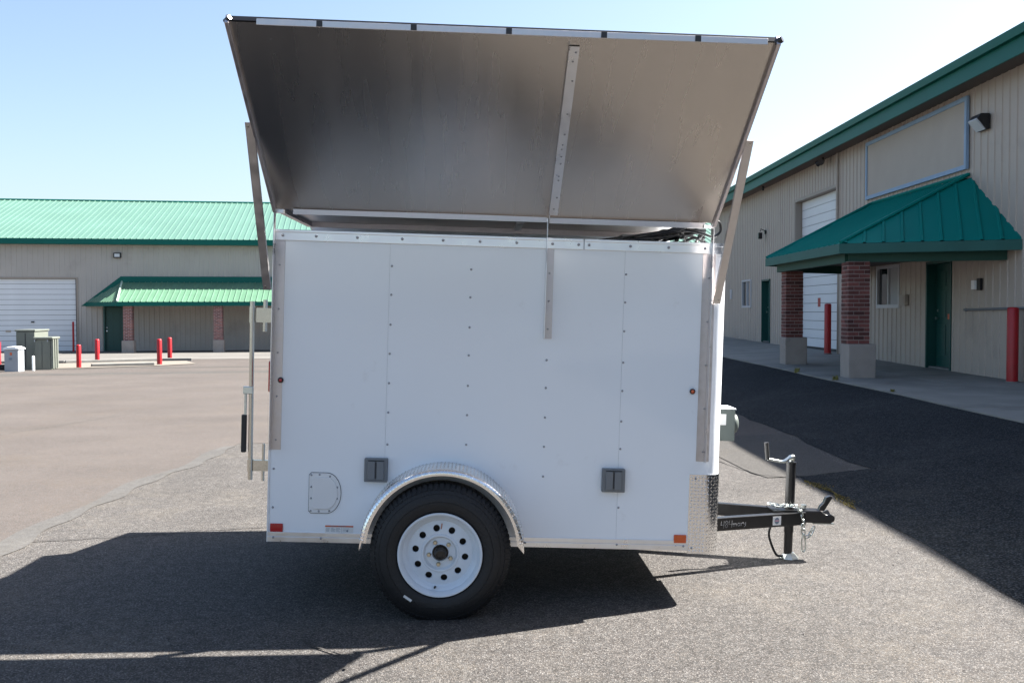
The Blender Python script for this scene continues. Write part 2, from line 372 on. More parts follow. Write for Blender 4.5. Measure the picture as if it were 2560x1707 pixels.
# concrete apron before the left building, kerbs, island
rows = [[(x, yy+(x+20)*.155, gz(x, yy)+.012) for x in lin(-52, 18, 14)] for yy in (43.5, 45, 46.5, 48, 49.9)]
rows = [[(x, yb, gz(x, yb)+.012) for x, yb in r] for r in [[(x, yy+(x+20)*.155) for x in lin(-52, 18, 14)] for yy in (38.5, 41, 43.5, 45, 46.5, 48, 50.3)]]
MB().sheet(rows).build('concrete_apron', M_apron, kind='structure')
isl = [(-18.5, 33.2), (-14.6, 31.5), (-12.0, 33.6), (-11.2, 35.2), (-12.4, 37.9), (-16.5, 36.6), (-19.5, 35.5)]
MB().add([(x, y, gz(x, y)+.02) for x, y in isl], [tuple(range(len(isl)))]).build('gravel_island', M_soil, kind='structure')
def kerb(name, pts, h, wd, m, **k):
    mb = MB()
    for (x0, y0), (x1, y1) in zip(pts, pts[1:]):
        d = Vector((x1-x0, y1-y0, 0)).normalized(); n = Vector((-d.y, d.x, 0))*wd/2
        a, b = Vector((x0, y0, gz(x0, y0))), Vector((x1, y1, gz(x1, y1)))
        mb.prism([a-n, b-n, b+n, a+n], (0,0,-.02), (0,0,h))
    return mb.build(name, m, bevel=.02, **k)
kerb('kerb', [(-19.5, 35.2), (-16.1, 35.8), (-13.5, 37.8), (-12.3, 38.2)], .12, .15, M_kerb, kind='structure')
k_ = MB().prism([(-1.0,-.09,0),(1.0,-.09,0),(1.0,.09,0),(-1.0,.09,0)], (0,0,-.02), (0,0,.12)).build('wheel_stop', M_kerb, bevel=.03)
k_.location = (-13.1, 33.5, gz(-13.1, 33.5)); k_.rotation_euler = (0, 0, R(27)); tag(k_, 'low grey concrete parking stop on the gravel island between red bollards', 'wheel stop')

# ------------------------------------------------------------------ corrugated sheets
def corr(mb, O, U, V, N, s0, s1, tlo, thi, pitch=.25, wr=.05, d=.018, ph=0):
    O = Vector(O); U = Vector(U); V = Vector(V); N = Vector(N); ss = [s0, s1]
    pts = [(s0, None), (s1, None)]
    k = math.floor((s0-ph)/pitch)-1
    prof = {}
    br = [s0, s1]
    while ph+k*pitch < s1+pitch:
        c = ph+k*pitch
        for q in (c-wr/2-.012, c-wr/2, c+wr/2, c+wr/2+.012):
            if s0 < q < s1: br.append(q)
        k += 1
    br = sorted(set(br))
    def hgt(s):
        u = abs(((s-ph+pitch/2) % pitch)-pitch/2)
        if u <= wr/2+1e-6: return d
        if u >= wr/2+.012-1e-6: return 0
        return d*(1-(u-wr/2)/.012)
    lo = tlo if callable(tlo) else (lambda s: tlo); hi = thi if callable(thi) else (lambda s: thi)
    a = [O+U*s+V*lo(s)+N*hgt(s) for s in br]; b = [O+U*s+V*hi(s)+N*hgt(s) for s in br]
    mb.sheet([a, b])

# ------------------------------------------------------------------ RIGHT BUILDING (facade x = 8.2, along y)
RB = empty('warehouse', (8.2, 16, .37), 'long tan metal warehouse with green roof edge, porch and sign board, at right', 'building', world=True)
WX = 8.2
ops = [(18.55, 19.68, .3, 2.47), (21.05, 22.33, 1.6, 2.48), (25.05, 28.78, .3, 4.62), (31.6, 32.65, .3, 2.52), (34.12, 35.4, 1.64, 2.57)]
wb = MB()
edges = [-14]+sorted([e for o in ops for e in o[:2]])+[41]
ZB, ZT = .3, 5.62
for a, b in zip(edges, edges[1:]):
    o = [q for q in ops if abs(q[0]-a) < .01 and abs(q[1]-b) < .01]
    spans = [(ZB, ZT)] if not o else ([(o[0][3], ZT)] + ([(ZB, o[0][2])] if o[0][2] > .5 else []))
    for z0, z1 in spans: corr(wb, (WX, 0, 0), (0, 1, 0), (0, 0, 1), (-1, 0, 0), a, b, z0, z1)
wb.build('wall', M_side, RB)
MB().box((WX+.3, -14, .3), (24, -13.8, 5.6)).box((WX, 40.8, .3), (24, 41, 5.6)).box((23.8, -13.8, .3), (24, 40.8, 5.6)).build('end_walls', M_side, RB)
# eaves: soffit, fascia, gutter, roof
MB().box((7.74, -14.4, 5.46), (8.25, 41.4, 5.49)).build('soffit', M_soff, RB)
MB().box((7.70, -14.4, 5.40), (7.735, 41.4, 5.66)).build('fascia', M_fas, RB)
MB().prism([(7.62, 0, 5.664), (7.74, 0, 5.664), (7.74, 0, 5.80), (7.60, 0, 5.80)], (0, -14.4, 0), (0, 41.4, 0)).build('gutter', M_fas, RB)
rb = MB(); corr(rb, (7.66, 0, 5.805), (0, 1, 0), (1, 0, .083), (-.083, 0, 1), -14.4, 41.4, 0, 8.5, pitch=.3)
corr(rb, (24.3, 0, 5.805), (0, 1, 0), (-1, 0, .083), (.083, 0, 1), -14.4, 41.4, 0, 8.14, pitch=.3)
rb.build('roof', M_roofR, RB)
MB().box((WX-.024, 25.0, 4.8), (WX-.004, 25.04, 5.45)).tube([(WX-.05, 25.02, 5.45), (WX-.05, 25.02, 2.6)], .035, 8).build('downpipe', M_side, RB, smooth=40)
# sign board
sb = MB().box((WX-.05, 17.98, 4.13), (WX-.02, 22.9, 5.27)).build('sign_board', M_signp, RB)
MB().box((WX-.075, 17.9, 4.05), (WX-.02, 17.98, 5.35)).box((WX-.075, 22.9, 4.05), (WX-.02, 22.98, 5.35)).box((WX-.073, 17.98, 4.05), (WX-.022, 22.9, 4.13)).box((WX-.073, 17.98, 5.27), (WX-.022, 22.9, 5.35)).build('frame', M_signf, sb)
# wall pack lamp
lp = MB().prism([(WX-.02, 0, 4.62), (WX-.02, 0, 4.89), (WX-.17, 0, 4.89), (WX-.23, 0, 4.81), (WX-.08, 0, 4.62)], (0, 17.12, 0), (0, 17.48, 0)).build('wall_lamp', M_dkmetal, RB, bevel=.01)
MB().prism([(WX-.10, 0, 4.615), (WX-.25, 0, 4.785), (WX-.235, 0, 4.81), (WX-.08, 0, 4.63)], (0, 17.15, 0), (0, 17.45, 0)).build('lens', M_lens, lp)
def pdoor(parent, y0, y1, z0, z1, r=.165, knob=1, sticker=False):
    fr = MB().box((WX-.03, y0, z0), (WX+r+.02, y0+.05, z1)).box((WX-.03, y1-.05, z0), (WX+r+.02, y1, z1)).box((WX-.03, y0, z1-.05), (WX+r+.02, y1, z1)).build('door_frame', M_door, parent)
    d = MB().box((WX+r, y0+.05, z0+.03), (WX+r+.04, y1-.05, z1-.05)).build('door', M_door, parent)
    wdt = y1-y0-.1
    for zz0, zz1 in ((.25, .85), (1.0, 1.5), (1.6, 1.9)):
        for k in (0, 1):
            a = y0+.05+.12+k*(wdt/2-.03); b = a+wdt/2-.2
            MB().box((WX+r-.012, a, z0+zz0), (WX+r-.001, b, z0+zz1)).build('panel', M_door, d, bevel=.008)
    ky = y1-.13
    MB().lathe([(0, 0), (.028, .004), (.03, .02), (.015, .04), (.015, .06)], Matrix.Translation((WX+r-.062, ky, z0+.97)) @ Matrix.Rotation(R(90), 4, 'Y'), 14).build('handle', M_zinc, d, smooth=40)
    MB().lathe([(0, 0), (.025, .002), (.028, .02)], Matrix.Translation((WX+r-.02, ky, z0+1.12)) @ Matrix.Rotation(R(90), 4, 'Y'), 14).build('deadbolt', M_zinc, d, smooth=40)
    MB().box((WX+.02, y0+.05, z0), (WX+r+.04, y1-.05, z0+.03)).build('threshold', M_kerb, parent)
    if sticker: MB().box((WX+r-.004, 19.02, 1.35), (WX+r-.001, 19.12, 1.45)).build('sticker', M_orange, d)
pdoor(RB, 18.55, 19.68, sz(8.2, 19), 2.47, .17, sticker=True)
pdoor(RB, 31.6, 32.65, sz(8.2, 32), 2.52, .17)
# windows
def window(parent, y0, y1, z0, z1):
    f = .045
    wd = MB().box((WX-.035, y0-.02, z0-.03), (WX+.06, y0+f, z1+.02)).box((WX-.035, y1-f, z0-.03), (WX+.06, y1+.02, z1+.02)).box((WX-.034, y0+f, z0-.03), (WX+.06, y1-f, z0+f)).box((WX-.034, y0+f, z1-f), (WX+.06, y1-f, z1+.02)).box((WX-.02, (y0+y1)/2-.025, z0+f), (WX+.05, (y0+y1)/2+.025, z1-f)).build('window', M_wframe, parent)
    MB().box((WX+.02, (y0+y1)/2+.025, z0+f), (WX+.028, y1-f, z1-f)).build('pane', M_glass, wd)
    return wd
wn = window(RB, 21.05, 22.33, 1.6, 2.48)
MB().box((WX+.02, 21.095, 1.645), (WX+.028, 21.665, 2.435)).build('pane', M_blind, wn, label='pane with pale curtain behind it')
wf = window(RB, 34.12, 35.4, 1.64, 2.57)
MB().box((WX+.02, 34.165, 1.685), (WX+.028, 34.735, 2.525)).build('pane', mat('mirror_pane', (.5,.52,.55), .04, metal=1), wf, label='pane reflecting the yard')
# garage door
gd = MB().box((WX+.2, 25.05, .4), (WX+.22, 28.78, 4.62)).build('garage_door', M_plastD, RB)
zc = sz(8.2, 27)+.06; nP = 17; hP = (4.62-zc)/nP
gp = MB().box((WX+.165, 25.08, zc), (WX+.195, 28.75, zc+hP-.012)).build('panel', M_gar, gd)
for i in range(1, nP): inst(gp.data, 'panel', (0, 0, i*hP), gd)
MB().box((WX+.157, 27.0, 1.62), (WX+.163, 27.22, 1.86)).build('red_notice', mat('faded_red_notice', (.35,.06,.05), .6), gd)
MB().box((WX-.03, 24.99, .3), (WX+.23, 25.05, 4.66)).box((WX-.03, 28.78, .3), (WX+.23, 28.86, 4.70)).box((WX-.03, 25.05, 4.62), (WX+.23, 28.78, 4.70)).build('garage_frame', M_gjamb, RB)
# small fixtures on the wall
MB().box((WX-.1, 20.55, 1.62), (WX-.02, 20.85, 1.85)).box((WX-.11, 20.6, 1.66), (WX-.1, 20.8, 1.8)).build('intercom_box', M_signp, RB, bevel=.005)
mb_ = MB().box((WX-.10, 17.47, 1.89), (WX-.02, 17.59, 2.05)).build('junction_box', M_whiteT, RB, bevel=.006)
MB().box((WX-.06, 17.33, 1.87), (WX-.02, 17.46, 2.08)).build('meter_cover', M_dkmetal, RB)
MB().tube([(WX-.05, 17.95, 1.53), (WX-.05, 15.6, 1.56)], .022, 8).tube([(WX-.02, 17.9, 1.53), (WX-.05, 17.9, 1.53)], .03, 8).build('conduit', M_plast, RB, smooth=40)
lt = MB().box((WX-.06, 32.1, 3.98), (WX-.02, 32.2, 4.1)).tube([(WX-.05, 32.15, 4.08), (WX-.18, 32.15, 4.14), (WX-.2, 32.15, 4.05)], .015, 6).build('wall_lantern', M_dkmetal, RB)
MB().prism([(WX-.26, 32.09, 4.02), (WX-.14, 32.09, 4.02), (WX-.14, 32.21, 4.02), (WX-.26, 32.21, 4.02)], (0,0,0), (0,0,-.2)).build('shade', M_dkmetal, lt, bevel=.01)
MB().tube([(WX-.2, 25.7, 5.44), (WX-.2, 25.7, 5.36)], .03, 8).tube([(WX-.2, 25.7, 5.36), (WX-.3, 25.55, 5.30)], [.05, .08], 10).tube([(WX-.2, 25.7, 5.36), (WX-.3, 25.85, 5.30)], [.05, .08], 10).build('flood_lamp', M_dkmetal, RB, smooth=40)
MB().tube([(WX-.25, 31.6, 5.44), (WX-.25, 31.6, 5.3)], .035, 8).build('eave_camera', M_dkmetal, RB)
MB().box((WX-.05, 37.0, 1.95), (WX-.02, 37.25, 2.3)).build('notice_plate', M_wframe, RB)
# porch roof: outer eave x=5.55, angled ends
PE = [(8.2, 16.0), (5.58, 16.95), (5.58, 21.85), (8.2, 23.6)]; ez = 2.66; rz = 3.92
pr = MB()
def plane_sheet(mb, A, B, Ct, Dt, pitch, d=.02, wr=.035, extra=0):
    """roof facet: eave A->B, top C(at A side)->D ; ribs run up the slope, clipped by the facet"""
    A, B, C2, D2 = map(Vector, (A, B, Ct, Dt)); U = (B-A); Lr = U.length; U.normalize()
    Nn = U.cross(C2-A if (C2-A).length > (D2-A).length*.3 else D2-A).normalized()
    if Nn.z < 0: Nn = -Nn
    V = Nn.cross(U)
    if V.z < 0: V = -V
    c = ((C2-A).dot(U), (C2-A).dot(V)); dd = ((D2-A).dot(U), (D2-A).dot(V))
    def hi(s):
        pts = [(0, 0), c, dd, (Lr, 0)]
        best = 0
        for (s0, t0), (s1, t1) in zip(pts, pts[1:]):
            if s1 > s0+1e-9 and s0-1e-9 <= s <= s1+1e-9: best = max(best, t0+(t1-t0)*(s-s0)/(s1-s0))
        return best
    lo_s = min(0, c[0]); hi_s = max(Lr, dd[0])
    def lo(s):
        if s < 0 and c[0] < 0: return c[1]*s/c[0]
        if s > Lr and dd[0] > Lr: return dd[1]*(s-Lr)/(dd[0]-Lr)
        return 0
    corr(mb, A, U, V, Nn, lo_s, hi_s, lo, hi, pitch=pitch, wr=wr, d=d)
    return U, V, Nn
A1, A2, A3, A4 = [(x, y, ez) for x, y in PE]; T1 = (8.2, 17.9, rz); T2 = (8.2, 22.7, rz)
prm = MB()
plane_sheet(prm, A2, A3, T1, T2, .3); plane_sheet(prm, A1, A2, T1, T1, .3); plane_sheet(prm, A3, A4, T2, T2, .3)
po = prm.build('porch_roof', M_roofR, RB)
MB().tube([Vector(A2)+Vector((0,0,.02)), Vector(T1)+Vector((-.02,0,.03))], .035, 6).tube([Vector(A3)+Vector((0,0,.02)), Vector(T2)+Vector((-.02,0,.03))], .035, 6).tube([Vector(T1)+Vector((-.02,0,.03)), Vector(T2)+Vector((-.02,0,.03))], .035, 6).build('ridge_cap', M_roofR, po, smooth=40)
fz = MB()
for (x0, y0), (x1, y1) in zip(PE, PE[1:]):
    d = Vector((x1-x0, y1-y0, 0)).normalized(); n = Vector((-d.y, d.x, 0))*.02
    a, b = Vector((x0, y0, ez-.17)), Vector((x1, y1, ez-.17))
    a -= d*.015; b += d*.015
    fz.prism([a-n, b-n, b+n, a+n], (0,0,0), (0,0,.165))
fz.build('porch_fascia', M_fasR, RB)
fz = MB(); PI_ = [(8.18, 16.5), (5.8, 17.2), (5.8, 21.6), (8.18, 23.1)]
for (x0, y0), (x1, y1) in zip(PI_, PI_[1:]):
    d = Vector((x1-x0, y1-y0, 0)).normalized(); n = Vector((-d.y, d.x, 0))*.06
    a, b = Vector((x0, y0, ez-.31)), Vector((x1, y1, ez-.31))
    fz.prism([a-n, b-n, b+n, a+n], (0,0,0), (0,0,.17))
fz.build('porch_beam', M_beam, RB)
MB().prism([(x+(.03 if x < 6 else 0), y, ez-.14) for x, y in PE], (0,0,0), (0,0,.012)).build('porch_ceiling', M_soff, RB)
# brick pillars with plinths
off = Vector((8.2, 16, .37))
brS = MB().box((-.084, -.044, -.0285), (.084, .044, .0285)); bme = None
def pillar(cx, cy, px, z0=.37, zp=.95, zt=2.36):
    global bme
    hw = .185
    P = MB().box((cx-hw+.008, cy-hw+.008, zp), (cx+hw-.008, cy+hw-.008, zt)).build('brick_pillar', M_mort, RB)
    PL = MB().box((px-.235, cy-.225, z0-.02), (px+.235, cy+.225, zp+.0)).build('plinth', M_stucco, P, bevel=.02)
    n = int((zt-zp)/.0677)
    if bme is None:
        b0 = brS.build('brick', M_brick, None); bme = b0.data; bpy.data.objects.remove(b0)
    L = .185
    for c in range(n):
        z = zp+.034+c*(zt-zp)/n
        lay = []
        for s in (-1, 1):
            for k in (-.5, .5): lay.append((k*L, s*(hw-.0455), 0, 1.0))
            lay.append((s*(hw-.0455), 0, 90, 1.0))
        for dx, dy, a, sc in lay:
            if c % 2: dx, dy, a = dy, -dx, a+90
            o = inst(bme, 'brick', Vector((cx+dx+rnd.uniform(-.001,.001), cy+dy+rnd.uniform(-.001,.001), z))-off, P, (0, 0, R(a)), (1.04, 1.03, 1))
pillar(5.93, 17.2, 5.98); pillar(6.02, 21.4, 6.05)
# bollards
def bollard(x, y, z, h, r, label, group):
    e = empty('bollard', (x, y, z), label, 'bollard', group=group)
    n = 20
    MB().lathe([(r, -.02), (r, h-.03), (r*.9, h-.01), (r*.55, h), (0, h+.002)], None, n).build('post', M_bollard, e, smooth=50)
    MB().lathe([(r+.02, 0), (r+.02, .012), (r, .018)], None, n).build('base_ring', M_conc, e, smooth=50)
    return e
GR = 'red steel bollards'
bollard(8.0, 15.9, sz(8, 15.9), 1.20, .088, 'tall dark red bollard at right edge of photo beside the tan wall', GR)
bollard(7.93, 25.0, sz(7.9, 25), 1.26, .085, 'dark red bollard in shade before the white garage door, seen between brick pillars', GR)
bl = [(-14.09, 32.34, .76, .075, 'bright red bollard closest to the green utility cabinets, on their right'),
      (-15.22, 36.5, .87, .08, 'bright red bollard in line with the green door and left end of parking stop'),
      (-12.29, 34.67, .9, .085, 'bright red bollard at right end of the low concrete parking stop'),
      (-13.41, 38.97, .89, .085, 'bright red bollard farthest right of those on the far island, set back'),
      (-17.36, 33.6, .85, .085, 'bright red bollard cut by the left edge of the photo')]
for x, y, h, r, l in bl: bollard(x, y, gz(x, y), h, r, l, GR)
# thin dark post at garage corner belongs to left wall line
o = bollard(-21.75, 49.35, gz(-21.9, 49), 1.5, .05, 'thin dark red post in shade at the corner of the far white garage door', GR)

# ------------------------------------------------------------------ LEFT BUILDING
LB = empty('warehouse', (-20.6, 50, -.42), 'grey tan warehouse with bright green metal roof beyond the parking lot, at left', 'building', rot=(0, 0, R(9)))
wb = MB(); lops = [(-5.4, -1.18, 0, 3.6), (.11, 1.02, 0, 2.25)]
le = [-28, -5.4, -1.18, .11, 1.02, 42]
for a, b in zip(le, le[1:]):
    o = [q for q in lops if abs(q[0]-a) < .01]
    corr(wb, (0,0,0), (1,0,0), (0,0,1), (0,-1,0), a, b, o[0][3] if o else -.4, 5.5, wr=.07, d=.022)
wb.build('wall', M_sideL, LB)
MB().box((-28, .1, -.4), (-27.8, 16, 5.5)).box((41.8, .1, -.4), (42, 16, 5.5)).box((-27.8, 15.9, -.4), (41.8, 16.1, 5.5)).build('end_walls', M_sideL, LB)
MB().prism([(-28, .1, 5.3), (-28, 8, 8.1), (-28, 16, 5.3)], (0,0,0), (.2,0,0)).prism([(42, .1, 5.3), (42, 8, 8.1), (42, 16, 5.3)], (-.2,0,0), (0,0,0)).build('gable', M_sideL, LB)
rb = MB(); rl = math.hypot(8.45, 2.75)
corr(rb, (0, -.45, 5.56), (1,0,0), (0, 8.45/rl, 2.75/rl), (0, -2.75/rl, 8.45/rl), -28.4, 42.4, 0, rl, pitch=.305, wr=.05, d=.03)
corr(rb, (0, 16.45, 5.56), (1,0,0), (0, -8.45/rl, 2.75/rl), (0, 2.75/rl, 8.45/rl), -28.4, 42.4, 0, rl, pitch=.305, wr=.05, d=.03)
rf = rb.build('roof', M_roof, LB)
MB().tube([(-28.4, 8, 8.33), (42.4, 8, 8.33)], .07, 6).build('ridge_cap', M_fas, rf)
MB().box((-28.4, -.48, 5.3), (42.4, -.44, 5.57)).box((-28.4, -.44, 5.3), (42.4, 0, 5.33)).build('fascia', M_fas, LB)
gl = MB().box((-5.4, .12, 0), (-1.18, .14, 3.6)).build('garage_door', M_plastD, LB)
nP = 14; hP = 3.6/nP
gp = MB().box((0, -.03, 0), (4.1, 0, hP-.016)).build('panel', M_gar, gl); gp.location = (-5.34, .11, 0)
for i in range(1, nP): inst(gp.data, 'panel', (-5.34, .11, i*hP), gl)
MB().box((-3.35, .03, 1.42), (-3.2, .075, 1.48)).build('handle', M_dkmetal, gl)
MB().box((-4.55, .06, .95), (-4.3, .075, 1.05)).build('label_plate', M_signp, gl)
MB().box((-1.18, -.03, -.3), (-1.10, .14, 3.68)).box((-5.4, -.03, 3.6), (-1.18, .14, 3.68)).build('garage_frame', M_gjamb, LB)
dd = MB().box((.16, .10, -.05), (.97, .14, 2.2)).build('door', M_door, LB)
for a, b, c, d_ in ((.26,.52,.15,.75),(.61,.87,.15,.75),(.26,.52,.9,1.4),(.61,.87,.9,1.4),(.26,.52,1.55,1.95),(.61,.87,1.55,1.95)):
    MB().box((a, .088, c), (b, .099, d_)).build('panel', M_door, dd)
MB().lathe([(0,0),(.04,.01),(.04,.05),(.02,.07)], Matrix.Translation((.23, .03, .98)) @ Matrix.Rotation(R(-90), 4, 'X'), 12).lathe([(0,0),(.03,.01),(.03,.07)], Matrix.Translation((.23, .03, 1.15)) @ Matrix.Rotation(R(-90), 4, 'X'), 12).build('handle', M_zinc, dd, smooth=40)
MB().box((.08, -.03, -.2), (.16, .12, 2.25)).box((.97, -.03, -.2), (1.04, .12, 2.25)).build('door_frame', M_door, LB)
ll = MB().box((.63, -.16, 4.64), (1.0, -.03, 4.9)).build('wall_lamp', M_dkmetal, LB, bevel=.02)
MB().box((.69, -.175, 4.69), (.94, -.161, 4.85)).build('lens', M_lens, ll)
# porch
PE = [(-.75, 0), (1.32, -2.6), (11.2, -2.6), (13.0, 0)]; ez = 2.42; rz = 3.44
A1, A2, A3, A4 = [(x, y, ez) for x, y in PE]; T1 = (1.0, 0, rz); T2 = (11.5, 0, rz)
prm = MB(); plane_sheet(prm, A2, A3, T1, T2, .27, d=.03, wr=.03); plane_sheet(prm, A1, A2, T1, T1, .27, d=.03, wr=.03); plane_sheet(prm, A3, A4, T2, T2, .27)
po = prm.build('porch_roof', M_roofP, LB)
MB().tube([Vector(A2)+Vector((0,0,.03)), Vector(T1)+Vector((0,-.02,.03))], .05, 6).build('hip_cap', mat('pale_hip_cap', (.35,.45,.38), .4), po)
MB().box((.95, -.06, rz-.02), (11.55, -.025, rz+.28)).prism([(-.95, -.03, ez-.18), (-.7, -.03, ez-.18), (1.05, -.03, rz-.02), (.95, -.03, rz+.28)], (0,-.02,0), (0,0,0)).build('porch_flashing', M_fas, LB)
fz = MB()
for (x0, y0), (x1, y1) in zip(PE, PE[1:]):
    d = Vector((x1-x0, y1-y0, 0)).normalized(); n = Vector((-d.y, d.x, 0))*.02
    a, b = Vector((x0, y0, ez-.2))-d*.015, Vector((x1, y1, ez-.2))+d*.015
    fz.prism([a-n, b-n, b+n, a+n], (0,0,0), (0,0,.195))
fz.build('porch_fascia', M_fas, LB)
MB().prism([(x, y+(.03 if y < -1 else 0), ez-.18) for x, y in PE], (0,0,0), (0,0,.012)).build('porch_ceiling', M_soff, LB)
for s0, s1, a, b in ((1.55, 1.97, 1.48, 2.04), (5.75, 6.17, 5.72, 6.24), (9.95, 10.37, 9.9, 10.42)):
    q = MB().box((s0, -2.42, .56), (s1, -2.0, ez-.2)).build('brick_pillar', M_farbrick, LB)
    MB().box((a, -2.49, -.35), (b, -1.93, .56)).build('plinth', M_stucco, q, bevel=.02)
MB().box((7.6, -.04, 1.38), (7.85, -.025, 1.6)).build('notice_plate', mat('blue_notice', (.12,.15,.25), .5), LB)

# ------------------------------------------------------------------ utility boxes on the island
def ubox(name, loc, rz, label):
    return empty(name, loc, label, 'utility cabinet', rot=(0, 0, R(rz)))
z = gz(-15.2, 31.1)
c1_ = ubox('transformer_cabinet', (-15.5, 31.1, z), 5, 'tall grey green transformer cabinet with sunlit right side, on the gravel island')
MB().box((0, 0, -.02), (.56, 1.15, 1.2)).build('cabinet_body', M_cab, c1_, bevel=.015)
MB().box((-.03, -.03, 1.203), (.59, 1.18, 1.26)).build('lid', M_cab, c1_, bevel=.015)
MB().box((.27, -.012, .06), (.29, -.001, 1.15)).build('door_seam', M_plastD, c1_)
c2_ = ubox('switch_cabinet', (-14.93, 31.0, gz(-14.9, 31)), 8, 'lower green utility cabinet with overhanging lid and fin shaped side ribs')
MB().box((.03, .04, -.02), (.5, .62, .95)).build('cabinet_body', M_cab, c2_, bevel=.01)
MB().box((0, -.03, .955), (.6, .74, 1.03)).build('lid', M_cab, c2_, bevel=.03)
for k in range(3): MB().box((.502, .06+k*.21, .03), (.585, .17+k*.21, .95)).build('rib', M_cab, c2_, bevel=.01)
MB().box((.25, .03, .06), (.26, .039, .9)).build('door_seam', M_plastD, c2_)
MB().box((.04, -.01, .88), (.07, .035, .95)).box((.42, -.01, .88), (.45, .035, .95)).build('lid_clip', M_ped, c2_)
c3_ = ubox('telecom_pedestal', (-15.30, 29.9, gz(-15.3, 29.9)), 6, 'small pale grey pedestal box with rounded white lid beside the taller cabinets')
MB().box((.02, .02, -.02), (.43, .5, .66)).build('cabinet_body', M_ped, c3_, bevel=.02)
MB().prism([(-.01, -.01, .664), (.46, -.01, .664), (.46, -.01, .70), (.34, -.01, .75), (.11, -.01, .75), (-.01, -.01, .70)], (0,0,0), (0,.54,0)).build('lid', M_pedl, c3_, bevel=.01)
MB().box((.19, .01, .50), (.25, .019, .58)).build('orange_label', M_orange, c3_)
MB().box((.16, .01, .36), (.24, .019, .42)).build('dark_label', M_lprint, c3_)
MB().box((.431, .06, .1), (.45, .14, .6)).box((.431, .3, .1), (.45, .38, .6)).build('side_rib', M_pedl, c3_)
p = MB().lathe([(.04, -.02), (.04, .44), (0, .46)], None, 16).build('marker_post', M_pedl, smooth=50); p.location = (-14.73, 30.6, gz(-14.7, 30.6)); tag(p, 'short white marker post in front of the green cabinets', 'post')
dk = MB().box((0,0,-.02), (.9,.5,.16)).build('vault_box', M_plastD, bevel=.01); dk.location = (-16.9, 30.9, gz(-16.9, 30.9)); tag(dk, 'low dark vault box on the ground left of the pale pedestal', 'vault box')

# ------------------------------------------------------------------ TRAILER
TR = empty('cargo_trailer', (-.385, 5.15, 0), 'white enclosed cargo trailer with its metal top flap propped open, parked on asphalt', 'trailer', rot=(0, R(1.85), R(1.9)))
X0, X1, W, Z0, Z1, RC = -.892, 1.462, 1.83, .328, 1.925, .085
fx = X1-RC
def outline(o=0.0, n=10, y1=W):
    P = [(X0-o, -o)]
    P += [(fx+(RC+o)*sin(a), RC-(RC+o)*cos(a)) for a in lin(0, pi/2, n)]
    P += [(fx+(RC+o)*cos(a), y1-RC+(RC+o)*sin(a)) for a in lin(0, pi/2, n)]
    P += [(X0-o, y1+o)]
    return P
def ring(mb, P, z0, z1, closed=True):
    n = len(P); vs = [(x, y, z0) for x, y in P]+[(x, y, z1) for x, y in P]
    return mb.add(vs, [(i, (i+1)%n, n+(i+1)%n, n+i) for i in range(n if closed else n-1)])
body = MB(); Pn = outline(-.004)
ring(body, Pn, Z0, Z1); n = len(Pn)
body.add([(x, y, Z1) for x, y in Pn], [tuple(range(n))]); body.add([(x, y, Z0) for x, y in Pn], [tuple(range(n))[::-1]])
bo = body.build('body', M_white, TR, smooth=30)
# side skins, three sheets with seams
for a, b in ((X0, -.3016), (-.3004, .9144), (.9156, fx)):
    MB().box((a, -.0005, Z0), (b, .006, Z1-.002)).build('side_panel', M_white, TR)
# curved corner skin
mb = MB(); pts = [(fx+(RC)*sin(a), RC-RC*cos(a)) for a in lin(0, pi/2, 14)]
mb.sheet([[(x, y, Z0) for x, y in pts]+[(X1, .6, Z0)], [(x, y, Z1-.05) for x, y in pts]+[(X1, .6, Z1-.05)]]); mb.build('corner_skin', M_white, TR, smooth=60)
# top rail and bottom rail
def rail(name, z0, z1, o, m, bits=1):
    P = [(X0-.002, -o)]+[(fx-.03, -o)]
    mb = MB(); mb.box((X0-.002, -o, z0), (.698, 0, z1)); mb.box((.701, -o, z0), (fx-.03, 0, z1))
    return mb.build(name, m, TR, bevel=.002)
tr = rail('top_rail', 1.876, 1.93, .009, M_alu)
MB().box((X0-.004, -.012, 1.917), (.697, .03, 1.932)).box((.702, -.012, 1.917), (fx-.03, .03, 1.932)).build('rail_lip', M_alu, tr, bevel=.003)
mb = MB(); q = outline(.009, 12); q = [p for p in q if p[0] > fx-.031 and p[1] < W/2]; q = [(fx-.03, -.009)]+q+[(X1+.009, W/2)]
for z0, z1, o in ((1.915, 1.932, .008), (1.876, 1.893, .004), (1.893, 1.915, 0)):
    r0 = [(x+(o if x > fx else 0), y-(o if y < .02 else 0)) for x, y in q]; ring(mb, r0, z0, z1, False)
    ring(mb, [(x, y) for x, y in r0], z1, z1+.0001, False)
mb.build('corner_rail', M_alu, TR, smooth=30)
br = MB().box((X0-.004, -.008, Z0-.006), (1.298, 0, Z0+.022)).box((X0-.003, -.006, Z0+.022), (1.298, 0, Z0+.046)).build('bottom_rail', M_alu, TR, bevel=.0015)
MB().box((X0-.008, -.006, Z0-.008), (X0+.002, .05, 1.93)).build('rear_corner_trim', M_whiteT, TR, bevel=.002)
